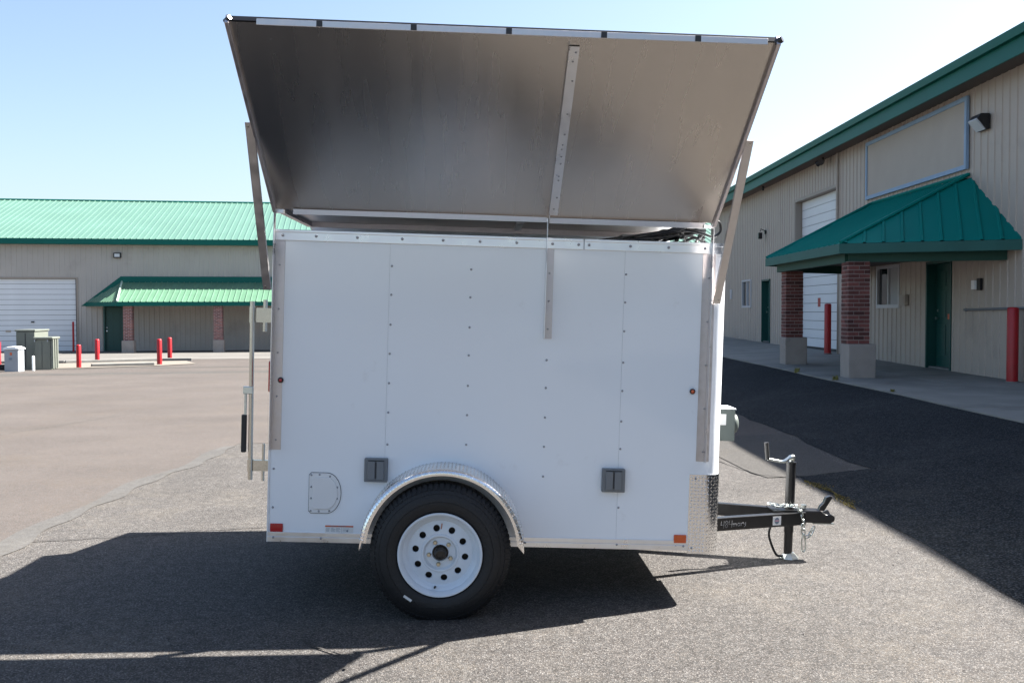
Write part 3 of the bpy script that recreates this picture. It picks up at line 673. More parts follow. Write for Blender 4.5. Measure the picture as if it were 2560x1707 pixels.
# screws
scr = MB().lathe([(0, .005), (.003, .0046), (.0048, .003), (.006, 0)], Matrix.Rotation(R(90), 4, 'X'), 10)
s0 = scr.build('screw', M_screw, TR, smooth=60); s0.location = (-.29, -.0008, 1.762); sme = s0.data
def screw(x, z, y=-.0008, par=TR, sc=1): return inst(sme, 'screw', (x, y, z), par, scale=(sc, sc, sc))
for z in (1.614, 1.46, 1.31, 1.158, 1.006, .84): screw(-.29, z)
for z in (1.757, 1.613, 1.458, 1.313, 1.155, 1.003, .849): screw(.118, z)
for z in (1.300, 1.155, 1.001, .848, .693): screw(.523, z)
for z in (1.756, 1.611, 1.461, 1.298, 1.15, .991, .847, .539): screw(.923, z)
for z in (.70, .50): screw(X0+.02, z)
for x in (-.85, -.68, -.47, -.24, -.03, .16, .35, .535, .67, .725, .94, 1.14, 1.33): screw(x, 1.902, -.0095, tr, 1.3)
for x in (-.865, -.62, -.40, .44, .92, 1.27): screw(x, .345, -.0085, br)
# tall aluminium angles with fins that carry the flap hinge
def angle(x0, x1, z0, fin, label):
    a = MB().box((x0, -.0035, z0), (x1, 0, 1.875)).build('hinge_angle', M_aluD, TR, label=label)
    MB().box((fin-.0015, -.058, z0), (fin+.0015, -.004, 1.86)).box((fin-.0015, -.058, 1.8), (fin+.0015, -.012, 2.03)).build('fin', M_alu, a)
    for k in range(5 if z0 < 1.2 else 3):
        z = z0+.05+k*(1.8-z0-.1)/(4 if z0 < 1.2 else 2); screw((x0+x1)/2, z, -.004, a, .8)
angle(X0+.002, -.838, .80, X0+.004, 'left full length aluminium angle')
angle(.503, .545, 1.411, .504, 'short middle aluminium angle')
angle(1.322, fx+.012, .792, 1.362, 'right full length aluminium angle')
MB().box((X0+.006, -.058, 2.012), (-.84, -.02, 2.03)).box((.46, -.058, 2.012), (.5025, -.02, 2.03)).box((1.31, -.058, 2.006), (1.36, -.02, 2.02)).build('hinge_bracket', M_alu, TR)

# flap
FH = Vector((0, -.062, 2.030)); FV = Vector((0, -.838, .545)).normalized(); FN = Vector((0, -FV.z, FV.y))  # FN: underside, away from viewer's sky
if FN.z > 0: FN = -FN
FL = 1.205; FA, FB = -.888, 1.366
def FP(x, t, n=0, sk=0): return Vector((x, 0, 0))+FH+FV*t+FN*n
def fbox(mb, x0, x1, t0, t1, n0, n1):
    c = [FP(x0,t0,n0), FP(x1,t0,n0), FP(x1,t1,n0), FP(x0,t1,n0), FP(x0,t0,n1), FP(x1,t0,n1), FP(x1,t1,n1), FP(x0,t1,n1)]
    return mb.add(c, [(0,3,2,1),(4,5,6,7),(0,1,5,4),(1,2,6,5),(2,3,7,6),(3,0,4,7)])
FLP = fbox(MB(), FA+.006, FB-.006, .0, FL, -.022, -.012).build('top_flap', M_white, TR)
# the underside sheet, slightly waved
gr = []
for i in range(13):
    t = FL*i/12; row = []
    for j in range(37):
        x = FA+.01+(FB-FA-.02)*j/36
        row.append(FP(x, t, .0007*sin(j*.33+i*.08)+.0005*sin(i*.4)))
    gr.append(row)
MB().sheet(gr).build('underside_sheet', M_flap, FLP, smooth=80)
for nm, x0, x1 in (('side_channel', FA-.004, FA+.014), ('side_channel', FB-.014, FB+.004)):
    fbox(MB(), x0, x1, -.005, FL+.005, -.026, .022).build(nm, M_aluD, FLP, bevel=.003)
fbox(MB(), FA+.01, FB-.01, FL-.006, FL+.003, -.020, .004).build('outer_edge', M_black, FLP)
eo = FP(0, FL+.004, .002)
MB().box((-.765, eo.y-.004, eo.z-.019), (1.317, eo.y, eo.z+.007)).build('outer_strip', M_prop, FLP, bevel=.002)
for x in (-.512, -.132, .254, .642, 1.028): MB().box((x-.012, eo.y-.0065, eo.z-.017), (x+.012, eo.y-.0045, eo.z+.006)).build('clip', M_plastD, FLP)
mid = fbox(MB(), .505, .55, .03, 1.14, .004, .007); fbox(mid, .505, .510, .03, 1.14, .007, .03); mid = mid.build('cross_angle', M_alu, FLP)
for t in (.08, .17, .30, .33, .42, .47, .52, .55, .62, .75, .95, 1.06, 1.11):
    o = inst(sme, 'screw', FP(.532+rnd.uniform(-.006,.006), t, .0072), mid, scale=(.8,.8,.8)); o.rotation_euler = (R(30), 0, 0)
MB().box((-.79, -.066, 2.006), (.498, -.054, 2.034)).box((.512, -.066, 2.002), (1.30, -.054, 2.03)).build('hinge_rail', M_aluD, FLP)
for x, r in ((FB-.002, .014), (FA+.006, .01)):
    MB().tube([FP(x-.012, FL-.01, .0), FP(x+.012, FL+.012, .0)], r, 8).build('corner_latch', M_black, FLP, smooth=50)
# props
def strut(xt, xb, side):
    a = Vector((xt, -.56, 2.352)); b = Vector((xb, -.022, 1.620))
    d = (b-a).normalized(); u = Vector((1, 0, 0)); n = d.cross(u).normalized(); hw = .019
    mb = MB()
    a2, b2 = a-d*.02, b+d*.0
    mb.prism([a2-u*hw, a2+u*hw, b2+u*hw, b2-u*hw], n*-.0015, n*.0015)
    e = a2+u*hw*(-side)
    mb.prism([e, e+u*.003*side, b2+u*hw*(-side)+u*.003*side, b2+u*hw*(-side)], n*.0015 if n.y > 0 else -n*.0015, (n if n.y > 0 else -n)*.02)
    s = mb.build('prop_arm', M_prop, TR)
    for p in (a+d*.0, b-d*.02):
        MB().tube([p-n*.005+u*side*.006, p+n*.005+u*side*.006], .005, 10).build('bolt', M_chrome, s, smooth=40)
strut(-.904, -.922, -1); strut(1.392, 1.397, 1)
# rear half of the lid: horizontal over the roof
LD = MB().box((FA, .028, 2.052), (FB-.03, .95, 2.064)).build('roof_lid', M_white, TR)
MB().sheet([[(x, y, 2.0505+.001*sin(x*9)) for x in lin(FA+.004, FB-.034, 24)] for y in (.03, .5, .948)]).build('underside_sheet', M_lid, LD, smooth=60)
MB().box((FA, .03, 2.022), (FA+.03, .94, 2.0495)).box((FB-.06, .03, 2.03), (FB-.032, .94, 2.0495)).box((FA+.03, .90, 2.02), (FB-.06, .93, 2.0495)).build('lid_frame', M_aluD, LD)
MB().box((.36, .05, 2.035), (.40, .9, 2.0495)).build('lid_rib', M_alu, LD)
MB().prism([(0, .955, 2.064), (0, 2.35, 1.56), (0, 2.35, 1.545), (0, .955, 2.05)], (FA, 0, 0), (FB-.02, 0, 0)).build('unseen_far_flap', M_white, TR)  # unseen far side flap, added and sloped to cast the ground shadow
# junction box and cables in the gap
MB().box((.93, .25, 1.93), (1.10, .42, 1.985)).build('junction_box', M_plast, TR, bevel=.004)
def cat(P, n=8):
    P = [Vector(p) for p in P]; out = []; Q = [P[0]]+P+[P[-1]]
    for i in range(1, len(Q)-2):
        for k in range(n):
            t = k/n; a, b, c, d = Q[i-1], Q[i], Q[i+1], Q[i+2]
            out.append(.5*((2*b)+(-a+c)*t+(2*a-5*b+4*c-d)*t*t+(-a+3*b-3*c+d)*t**3))
    out.append(P[-1]); return out
rc = random.Random(11)
for k in range(20):
    s = [.80+.033*k, .10+rc.random()*.25, 1.938+rc.random()*.006]
    e = [1.20+rc.random()*.18, .02+rc.random()*.3, 1.99+rc.random()*.04]
    P = [s]
    for j in range(1, 5):
        t = j/5; P.append([s[i]+(e[i]-s[i])*t+rc.uniform(-.02, .02)*(1 if i != 2 else .55) for i in range(3)])
    P.append(e)
    MB().tube(cat(P, 5), .005+rc.random()*.006, 7).build('cable', M_cable, TR, smooth=60)
MB().tube(cat([(1.24, .12, 2.01), (1.33, .06, 1.985), (1.385, .05, 1.97), (1.42, .05, 2.0), (1.41, .04, 2.045), (1.37, .03, 2.055)], 6), .007, 8).build('cable_loop', M_cable, TR, smooth=60)

# markers, reflectors
for x, z, m, l in ((-.845, 1.159, M_red, 'red side marker lamp'), (1.29, 1.158, M_amber, 'amber side marker lamp')):
    r = MB().lathe([(.0145, 0), (.0145, .008), (.010, .012), (0, .012)], Matrix.Rotation(R(90), 4, 'X'), 24).build('marker_lamp', M_black, TR, smooth=40, label=l); r.location = (x, -.004, z)
    q = MB().lathe([(.009, .012), (.007, .017), (0, .018)], Matrix.Rotation(R(90), 4, 'X'), 20).build('lens', m, r, smooth=50)
for x, z, m, l in ((-.850, .395, M_red, 'red reflector'), (1.252, .382, M_amber, 'amber reflector')):
    r = MB().box((-.033, -.007, -.022), (.033, 0, .022)).build('reflector', m, TR, bevel=.006, label=l); r.location = (x, -.001, z)
# tail lamp on the rear
MB().box((X0-.026, .03, 1.09), (X0-.006, .16, 1.255)).build('tail_lamp', M_red, TR, bevel=.012)
MB().box((X0-.012, .02, 1.08), (X0-.001, .17, 1.265)).build('tail_lamp_base', M_alu, TR)
# receptacles
for x0, x1, z0, z1 in ((-.403, -.283, .648, .770), (.829, .949, .624, .746)):
    e = MB().box((x0, -.035, z0), (x1, -.001, z1)).build('outlet_box', M_plast, TR, bevel=.004)
    for k in (0, 1):
        a = x0+.018+k*.046
        MB().box((a, -.043, z0+.012), (a+.038, -.036, z1-.014)).build('outlet_cover', M_plast, e, bevel=.003)
    MB().box((x0+.0565, -.0405, z0+.02), (x0+.0635, -.0352, z1-.02)).box((x0+.02, -.0405, z1-.0135), (x1-.018, -.0352, z1-.009)).build('hinge_gap', M_plastD, e)
# D shaped vent cover
def dshape(s):
    cx, cz = -.605, .580; w2, h2 = .082*s, .104*s; P = [(cx-w2, cz-h2+.012), (cx-w2+.012, cz-h2), (cx+w2*.15, cz-h2)]
    P = [(cx-w2, cz-h2+.012), (cx-w2+.012, cz-h2)]+[(cx+w2*.12+w2*.88*sin(a), cz-h2*cos(a)) for a in lin(0, pi, 22)]+[(cx-w2+.012, cz+h2), (cx-w2, cz+h2-.012)]
    return P
MB().prism([(x, 0, z) for x, z in dshape(1.025)], (0, -.003, 0), (0, -.001, 0)).build('vent_gasket', M_plastD, TR)
v = MB().prism([(x, 0, z) for x, z in dshape(1)], (0, -.008, 0), (0, -.0031, 0)).build('vent_cover', M_whiteT, TR, bevel=.002)
MB().prism([(x, 0, z) for x, z in dshape(.80)], (0, -.014, 0), (0, -.0081, 0)).build('vent_face', M_whiteT, v, bevel=.003)
for x, z in ((-.676, .673), (-.676, .612), (-.676, .553), (-.676, .488), (-.634, .486), (-.58, .489), (-.542, .553), (-.542, .612), (-.58, .668), (-.634, .676)): screw(x, z, -.0082, v, .9)
# warning sticker
st = MB().box((-.600, -.0022, .372), (-.455, -.001, .411)).build('warning_sticker', M_label, TR)
MB().box((-.600, -.0028, .4045), (-.455, -.0023, .4125)).build('header', M_orange, st)
mb = MB()
for i in range(4):
    for k in range(3): mb.box((-.595+k*.026, -.0027, .398-i*.006), (-.595+k*.026+rc.uniform(.012, .023), -.0023, .3995-i*.006))
for i in range(3): mb.box((-.508, -.0027, .396-i*.0075), (-.508+rc.uniform(.02, .045), -.0023, .3975-i*.0075))
mb.box((-.5145, -.0027, .374), (-.5135, -.0023, .402))
for k in range(9): mb.box((-.572+k*.0085+(.006 if k > 3 else 0), -.0032, .4065), (-.566+k*.0085+(.006 if k > 3 else 0), -.00285, .4105))
mb.build('print', M_lprint, st)
MB().lathe([(.005, 0), (.005, .0005), (0, .0005)], Matrix.Translation((-.485, -.0023, .385)) @ Matrix.Rotation(R(90), 4, 'X'), 16).build('symbol', M_lprint, st)

# diamond plate on the nose corner
def cp(s, z, o=0):
    """s: distance round the corner from x=1.292"""
    L1 = fx-1.292; La = RC*pi/2
    if s < L1: return Vector((1.292+s, -.003-o, z))
    if s < L1+La: a = (s-L1)/RC; return Vector((fx+(RC+.003+o)*sin(a), RC-(RC+.003+o)*cos(a), z))
    return Vector((X1+.003+o, RC+s-L1-La, z))
SL = fx-1.292+RC*pi/2+.45
ss_ = lin(0, fx-1.292, 3)+lin(fx-1.292, fx-1.292+RC*pi/2, 12)[1:]+[SL]
pz0, pz1 = .305, .722
st = MB(); st.sheet([[cp(s, pz0) for s in ss_], [cp(s, pz1) for s in ss_]]); st.sheet([[cp(s, pz1) for s in ss_], [cp(s, pz1, -.0029) for s in ss_]]); st.sheet([[cp(0, pz0), cp(0, pz1)], [cp(0, pz0, -.0029), cp(0, pz1, -.0029)]])
sg = st.build('stone_guard', M_tread, TR, smooth=40)
tm = MB(); dd_ = .0245
i = 0
z = pz0+.014
while z < pz1-.006:
    s = .012; j = 0
    while s < SL-.02:
        sgn = 1 if (i+j) % 2 else -1; L = .0105; wv = .0032
        e0 = cp(s-L*.7, z-sgn*L*.7, .0003); e1 = cp(s+L*.7, z+sgn*L*.7, .0003)
        m0 = cp(s, z, .0022); tdir = (e1-e0).normalized()
        nn = (cp(s, z, .01)-cp(s, z, 0)).normalized(); sd = tdir.cross(nn)*wv
        tm.add([e0, m0+sd*.0+sd, e1, m0-sd, m0+nn*.0008], [(0, 1, 4), (1, 2, 4), (2, 3, 4), (3, 0, 4)])
        s += dd_*.72; j += 1
    z += dd_*.72; i += 1
tm.build('tread_pattern', M_tread, sg, kind='stuff')
for x, z in ((1.325, .700), (1.315, .335)): screw(x, z, -.0042, sg, 1.0)

# fender
fe = MB(); FC = (.013, .345); FR = .412; ang = lin(R(5), R(175), 60)
prof = [(.410, 0), (.412, -.01), (.413, -.20), (.410, -.222), (.402, -.235), (.390, -.239), (.380, -.238)]
rows = []
for a in ang:
    k = 1.0
    rows.append([(FC[0]+r*cos(a)*k, y, FC[1]+r*sin(a)) for r, y in prof])
fe.sheet(rows); fe.sheet([[ (FC[0]+(r-.003)*cos(a), y+.002, FC[1]+(r-.003)*sin(a)) for r, y in prof] for a in ang])
# tapered tips
for sg_, a in ((1, R(5)), (-1, R(175))):
    base = [Vector((FC[0]+r*cos(a), y, FC[1]+r*sin(a))) for r, y in prof]
    tip = Vector((FC[0]+.408*cos(a)+sg_*.004, -.232, FC[1]+.41*sin(a)-.040))
    fe.add(base[2:]+[tip], [(i, i+1, len(base)-2) for i in range(len(base)-3)])
fo = fe.build('fender', M_tread, TR, smooth=50)
tm = MB()
for i, a in enumerate(lin(R(7), R(173), 62)):
    for j in range(9):
        y = -.02-j*.0245; sgn = 1 if (i+j) % 2 else -1; r = .4135 if y > -.205 else .411
        L = .0085; da = L*.75/r
        def fp(a_, y_, rr=r): return Vector((FC[0]+rr*cos(a_), y_, FC[1]+rr*sin(a_)))
        e0, e1, m0 = fp(a-da, y-sgn*L*.75, r), fp(a+da, y+sgn*L*.75, r), fp(a, y, r+.0016)
        sd = (e1-e0).normalized().cross(Vector((cos(a), 0, sin(a))))*.003
        tm.add([e0, m0+sd-Vector((cos(a),0,sin(a)))*.0016, e1, m0-sd-Vector((cos(a),0,sin(a)))*.0016, m0+Vector((cos(a),0,sin(a)))*.0008], [(0,1,4),(1,2,4),(2,3,4),(3,0,4)])
    # lip notches
    for rr, yy in ((.404, -.2345), (.394, -.2395)):
        c = Vector((FC[0]+rr*cos(a), yy, FC[1]+rr*sin(a))); T = Vector((-sin(a), 0, cos(a))); Rv = Vector((cos(a), 0, sin(a))); sgn = 1 if i % 2 else -1
        dv = (Rv*.5+T*.6*sgn)*.009; pd = (Rv*.6*sgn-T*.5)*.0028
        tm.add([c-dv, c+pd, c+dv, c-pd, c+Vector((0,-.0022,0))], [(0,1,4),(1,2,4),(2,3,4),(3,0,4)])
tm.build('tread_pattern', M_tread, fo, kind='stuff')
mb = MB(); fe2 = [(FC[0]+.409*cos(a), FC[1]+.409*sin(a)) for a in lin(R(2), R(178), 40)]

# wheel
def wheel(yf, sgn, name_label=None):
    """axis along y; yf: y of outer face; sgn -1: outer face looks to -y"""
    wh = empty('x', (0,0,0), '', ''); 
    for k in ('label', 'category'): del wh[k]
    wh.name = 'wheel'; wh.parent = TR; wh.location = (.006, yf, .331); 
    RM = (Matrix.Rotation(R(90), 4, 'X') if sgn < 0 else Matrix.Rotation(R(-90), 4, 'X')) @ Matrix.Scale(1.01, 4)   # local +z -> outward
    T = .205
    prof = [(.200, -.012), (.207, -.004), (.222, .004), (.245, .010), (.268, .010), (.290, .004), (.310, -.006), (.326, -.016), (.338, -.028), (.344, -.040), (.347, -.07),
            (.348, -.10), (.347, -.135), (.338, -.165), (.320, -.185), (.28, -.205), (.23, -.20), (.200, -.19), (.2, -.012)]
    # rings on the sidewall
    t = MB().lathe(prof, RM, 96)
    for r0, h in ((.214, .0015), (.262, .0115), (.300, -.0005)):
        t.lathe([(r0-.0025, h-.004), (r0, h+.0012), (r0+.0025, h-.004)], RM, 96)
    # shoulder lugs
    nl = 76
    for k in range(nl):
        a = 2*pi*k/nl; hw = .0085*pi*2*.33/ (.0085*pi*2*.33)*.0095
        for (r0, h0), (r1, h1), o in (((.318, -.012), (.341, -.032), .0045), ((.343, -.038), (.347, -.078), .004)):
            c0 = Vector((cos(a)*r0, sin(a)*r0, h0)); c1 = Vector((cos(a)*r1, sin(a)*r1, h1)); tt = Vector((-sin(a), cos(a), 0))*hw
            dv = (c1-c0).normalized(); nn = tt.normalized().cross(dv); nn = nn if nn.dot(Vector((cos(a), sin(a), .8))) > 0 else -nn
            vs = [c0-tt, c0+tt, c1+tt, c1-tt, c0-tt*.9+nn*o, c0+tt*.9+nn*o, c1+tt*.9+nn*o, c1-tt*.9+nn*o]
            t.add([RM @ v for v in vs], [(4,5,6,7),(0,1,5,4),(1,2,6,5),(2,3,7,6),(3,0,4,7)])
    ty = t.build('tyre', M_rubber, wh, smooth=35)
    # rim barrel and lip
    rp = [(.2075, .002), (.209, .006), (.206, .010), (.199, .009), (.190, -.002), (.186, -.016), (.1845, -.028), (.176, -.034), (.1675, -.042), (.164, -.050), (.160, -.052)]
    rm = MB().lathe(rp, RM, 96)
    rm.lathe([(.2075, .002), (.20, -.01), (.18, -.06), (.165, -.13), (.2, -.19)], RM, 64)
    # disc with ten holes
    r1, r2, zz1, zz2 = .096, .160, -.040, -.052; rh = .0175; rm_ = .124; rot = R(64)
    def dz(r): return zz1+(zz2-zz1)*max(0, min(1, (r-r1)/(r2-r1)))**1.5
    for k in range(10):
        ac = rot+k*2*pi/10; hc = Vector((rm_*cos(ac), rm_*sin(ac))); half = pi/10
        corners = []
        cell = []
        N1 = 6
        for i in range(N1): cell.append((r2, ac-half+2*half*i/N1))
        for i in range(N1): cell.append((r2+(r1-r2)*i/N1, ac+half))
        for i in range(N1): cell.append((r1, ac+half-2*half*i/N1))
        for i in range(N1): cell.append((r1+(r2-r1)*i/N1, ac-half))
        ov = [Vector((r*cos(a), r*sin(a), dz(r))) for r, a in cell]; iv = []; iv2 = []
        for p in ov:
            d = Vector((p.x-hc.x, p.y-hc.y)).normalized()*rh; q = Vector((hc.x+d.x, hc.y+d.y)); rq = q.length
            iv.append(Vector((q.x, q.y, dz(rq)))); iv2.append(Vector((hc.x+d.x*.9, hc.y+d.y*.9, dz(rq)-.008)))
        n = len(ov); vs = [RM @ v for v in ov+iv+iv2]
        rm.add(vs, [(i, (i+1)%n, n+(i+1)%n, n+i) for i in range(n)]+[(n+i, n+(i+1)%n, 2*n+(i+1)%n, 2*n+i) for i in range(n)])
    rm.lathe([(.096, -.040), (.090, -.034), (.084, -.034), (.079, -.044), (.074, -.050), (.043, -.050), (.041, -.046), (.039, -.050), (.039, -.07)], RM, 64)
    ri = rm.build('rim', M_rim, wh, smooth=40)
    MB().lathe([(.039, -.060), (.03, -.06), (.03, -.02), (.027, -.006), (.022, -.002), (.018, -.002), (.017, -.012), (0, -.012)], RM, 40).lathe([(.0, -.10), (.19, -.10)], RM, 40).build('hub', M_hub, wh, smooth=40)
    for k in range(5):
        a = R(-98)+k*2*pi/5
        c = RM @ Vector((.0572*cos(a), .0572*sin(a), -.05)); 
        nm = MB().lathe([(.0115, 0), (.0115, .010), (.008, .016), (0, .017)], RM, 6).lathe([(.005, .016), (.005, .022), (0, .022)], RM, 10).build('lug_nut', M_nut, wh); nm.location = c
    c = RM @ Vector((.170*cos(R(-97)), .170*sin(R(-97)), -.04))
    MB().tube([c, c+(RM.to_3x3() @ Vector((-.002, .004, .03)))], [.006, .0045], 10).build('valve_stem', M_rubber, wh, smooth=50)
    MB().add([RM @ Vector((x, y, .0085)) for x, y in ((.001, .112), (.006, .113), (.003, .133), (-.001, .132))], [(0,1,2,3)])
    return wh, RM
wh, RM = wheel(-.250, -1)
# small label on the tyre and rust coloured sticker on the rim
def patch(name, cx, cy, w2, h2, a, hz, m):
    c, s = cos(R(a)), sin(R(a)); vs = [RM @ Vector((cx+x*c-y*s, cy+x*s+y*c, hz)) for x, y in ((-w2,-h2),(w2,-h2),(w2,h2),(-w2,h2))]
    vs2 = [RM @ Vector((cx+x*c-y*s, cy+x*s+y*c, hz-.001)) for x, y in ((-w2,-h2),(w2,-h2),(w2,h2),(-w2,h2))]
    return MB().add(vs+vs2, [(0,1,2,3),(0,1,5,4),(1,2,6,5),(2,3,7,6),(3,0,4,7)]).build(name, m, wh)
patch('tyre_label', -.152, -.214, .0225, .006, -33, .0135, M_label)
patch('rim_sticker', .003, .133, .003, .014, -8, -.042, mat('rusty_sticker', (.45,.2,.14), .6))
wheel(W+.235, 1)
# axle and frame under the body
MB().tube([(.010, -.05, .342), (.010, .05, .342), (.010, .1, .27), (.010, W-.1, .27), (.010, W+.05, .342)], .03, 10).build('axle', M_black, TR, smooth=40)
MB().box((X0+.02, .10, Z0-.02), (1.38, .16, Z0-.006)).box((X0+.02, W-.16, Z0-.02), (1.38, W-.10, Z0-.006)).box((1.32, .16, Z0-.02), (1.38, W-.16, Z0-.006)).box((X0+.02, .16, Z0-.02), (X0+.08, W-.16, Z0-.006)).build('chassis', M_black, TR)
# rear door bars
mb = MB().tube([(-1.036, .2, .605), (-1.044, .2, 1.56)], .0125, 14)
lb = mb.build('lock_bar', M_chrome, TR, smooth=40)
for z0, z1 in ((1.445, 1.53), (.650, .715)):
    MB().tube([(-1.036-.008*(z0-.6), .2, z0), (-1.036-.008*(z0-.6), .2, z1)], .0165, 14).box((-1.02, .188, z0+.004), (-.93, .212, z1-.004)).build('bar_bracket', M_chrome, lb, smooth=40)
MB().box((-1.075, .19, .95), (-1.062, .204, 1.10)).box((-1.082, .186, 1.065), (-1.03, .21, 1.105)).build('bar_handle', M_zinc, lb, bevel=.003)
MB().box((-1.087, .185, .752), (-1.060, .209, .955)).build('hand_grip', M_grip, lb, bevel=.006)
MB().tube([(-.968, .2, .60), (-.968, .2, .80)], .008, 10).build('rear_hinge', M_chrome, TR, smooth=40); MB().tube([(-.975, .2, 1.40), (-.975, .2, 1.57)], .012, 10).build('rear_hinge', M_chrome, TR, smooth=40)

# front meter box
mbx = MB().box((X1+.004, .24, .872), (1.585, .42, 1.045)).build('power_inlet_box', M_box, TR, bevel=.004)
MB().box((X1+.0, .235, 1.046), (1.588, .425, 1.052)).build('box_lid', M_pedl, mbx)
MB().box((X1+.02, .2375, .96), (1.535, .2395, 1.02)).build('box_label', M_label, mbx)
MB().lathe([(.052, 0), (.056, .003), (.056, .010), (.048, .024), (.034, .030), (0, .030)], Matrix.Translation((1.586, .31, .962)) @ Matrix.Rotation(R(90), 4, 'Y'), 30).build('inlet_cap', M_box, mbx, smooth=40)

# tongue
CY_ = W/2
def rail3(a, b, w2, h):
    a, b = Vector(a), Vector(b); d = (b-a).normalized(); n = Vector((-d.y, d.x, 0)).normalized()*w2; e = d*0
    return MB().prism([a-n, b-n, b+n, a+n], (0,0,0), (0,0,h))
rail3((.9, .40, .283), (2.20, CY_-.04, .292), .025, .078).build('tongue_rail', M_black, TR, bevel=.004)
rail3((.9, W-.40, .283), (2.20, CY_+.04, .292), .025, .078).build('tongue_rail', M_black, TR, bevel=.004)
cpl = MB().prism([(2.10, 0, .302), (2.37, 0, .300), (2.395, 0, .315), (2.395, 0, .345), (2.37, 0, .358), (2.34, 0, .352), (2.30, 0, .378), (2.10, 0, .378)], (0, CY_-.045, 0), (0, CY_+.045, 0)).build('coupler', M_black, TR, bevel=.008)
MB().tube([(2.345, CY_, .335), (2.372, CY_, .345)], [.03, .035], 14).build('ball_socket', M_black, cpl, smooth=50)
MB().prism([(2.30, 0, .375), (2.335, 0, .37), (2.352, 0, .40), (2.388, 0, .46), (2.372, 0, .466), (2.345, 0, .455), (2.33, 0, .42), (2.31, 0, .40)], (0, CY_-.018, 0), (0, CY_+.018, 0)).build('coupler_latch', M_black, cpl, bevel=.004)
MB().box((2.26, CY_-.04, .293), (2.392, CY_+.04, .299)).build('coupler_shoe', M_zinc, cpl)
tp = MB().prism([(2.0, CY_-.085, 0), (2.23, CY_-.035, 0), (2.23, CY_+.035, 0), (2.0, CY_+.085, 0)], (0,0,.372), (0,0,.378)).build('tongue_plate', M_black, TR)
MB().tube([(2.21, CY_, .385), (2.21, CY_, .405)], .018, 12).build('bolt', M_zinc, tp)
# jack
jk = MB().lathe([(0, 0), (.029, 0), (.029, .42), (.031, .42), (.031, .435), (0, .437)], Matrix.Translation((2.1225, CY_, .235)), 24).lathe([(.0265, 0), (.0265, .16)], Matrix.Translation((2.1225, CY_, .09)), 24).build('jack', M_black, TR, smooth=40)
MB().lathe([(0, .035), (.028, .035), (.034, .03), (.058, .004), (.060, 0), (0, 0)], Matrix.Translation((2.1325, CY_, .072)), 8).build('jack_foot', M_zinc, jk)
MB().tube(cat([(2.124, CY_, .672), (2.128, CY_-.01, .700), (2.10, CY_-.02, .693), (2.06, CY_-.03, .674), (1.965, CY_-.035, .688)], 5), [.014]*5+[.016]*5+[.012]*5+[.009]*6, 10).build('crank_arm', M_zinc, jk, smooth=50)
MB().tube([(1.964, CY_-.035, .686), (1.952, CY_-.035, .790)], .0135, 14).build('crank_grip', M_grip, jk, smooth=50)
MB().tube(cat([(2.01, CY_-.02, .29), (1.995, CY_-.02, .24), (2.0, CY_-.02, .19), (2.04, CY_-.02, .10), (2.075, CY_-.01, .085), (2.11, CY_, .083)], 6), .0075, 8).build('wiring_lead', M_cable, TR, smooth=50)
# safety chain
path = cat([(2.00, CY_+.02, .398), (2.05, CY_-.01, .392), (2.10, CY_-.045, .400), (2.15, CY_-.06, .392), (2.178, CY_-.065, .34), (2.185, CY_-.068, .29), (2.19, CY_-.07, .24), (2.205, CY_-.06, .213), (2.235, CY_-.05, .222), (2.262, CY_-.045, .268)], 12)
path = [p+Vector((0,-.006,.006)) for p in path]
lens = [0]
for a, b in zip(path, path[1:]): lens.append(lens[-1]+(b-a).length)
def at(s):
    for i in range(len(path)-1):
        if lens[i+1] >= s:
            t = (s-lens[i])/(lens[i+1]-lens[i]); return path[i].lerp(path[i+1], t), (path[i+1]-path[i]).normalized()
    return path[-1], (path[-1]-path[-2]).normalized()
lk = MB(); lp_ = [Vector((.0120*cos(a)+(.009 if cos(a) > 0 else -.009), .0105*sin(a), 0)) for a in lin(0, 2*pi, 14)[:-1]]
lk.tube(lp_, .0040, 7, closed=True)
ch = empty('x', (0,0,0), '', ''); del ch['label']; del ch['category']; ch.name = 'safety_chain'; ch.parent = TR
l0 = lk.build('link', M_zinc, ch, smooth=60); lme = l0.data; bpy.data.objects.remove(l0)
s = .01; k = 0
while s < lens[-1]:
    p, d = at(s); q = d.to_track_quat('X', 'Z').to_matrix().to_4x4() @ Matrix.Rotation(R(90*(k % 2)+20), 4, 'X')
    o = inst(lme, 'link', p, ch, q.to_euler()); s += .029; k += 1
MB().tube(cat([(2.188, CY_-.075, .235), (2.182, CY_-.075, .20), (2.186, CY_-.075, .145), (2.197, CY_-.075, .128), (2.206, CY_-.075, .15), (2.203, CY_-.075, .20), (2.19, CY_-.075, .235)], 6), .0048, 8).build('chain_hook', M_zinc, ch, smooth=60)
# sticker and hand written marks on the near rail
ra = Vector((.9, .40, .283)); rb_ = Vector((2.20, CY_-.04, .292)); rd = (rb_-ra).normalized(); rn = Vector((rd.y, -rd.x, 0)).normalized()
def rp_(x, h, o=.001):   # point on the near face of the near rail, x = trailer x on the face
    b = ra+rn*(.025+o); t = (x-b.x)/rd.x; p = b+rd*t; return Vector((p.x, p.y, p.z+h))
sq = MB().prism([rp_(1.975, .012), rp_(2.032, .012), rp_(2.032, .066), rp_(1.975, .066)], (0,0,0), rn*.0006).build('tongue_sticker', M_label, TR)
MB().prism([rp_(2.0035, .039, .0018)+rd*.017*cos(a)+Vector((0,0,.02*sin(a))) for a in lin(0, 2*pi, 20)[:-1]], (0,0,0), rn*.0004).build('emblem', M_lprint, sq)
MB().prism([rp_(1.991, .036, .0024), rp_(2.016, .036, .0024), rp_(2.016, .042, .0024), rp_(1.991, .042, .0024)], (0,0,0), rn*.0004).build('emblem_band', mat('pink_band', (.6,.3,.35), .5), sq)
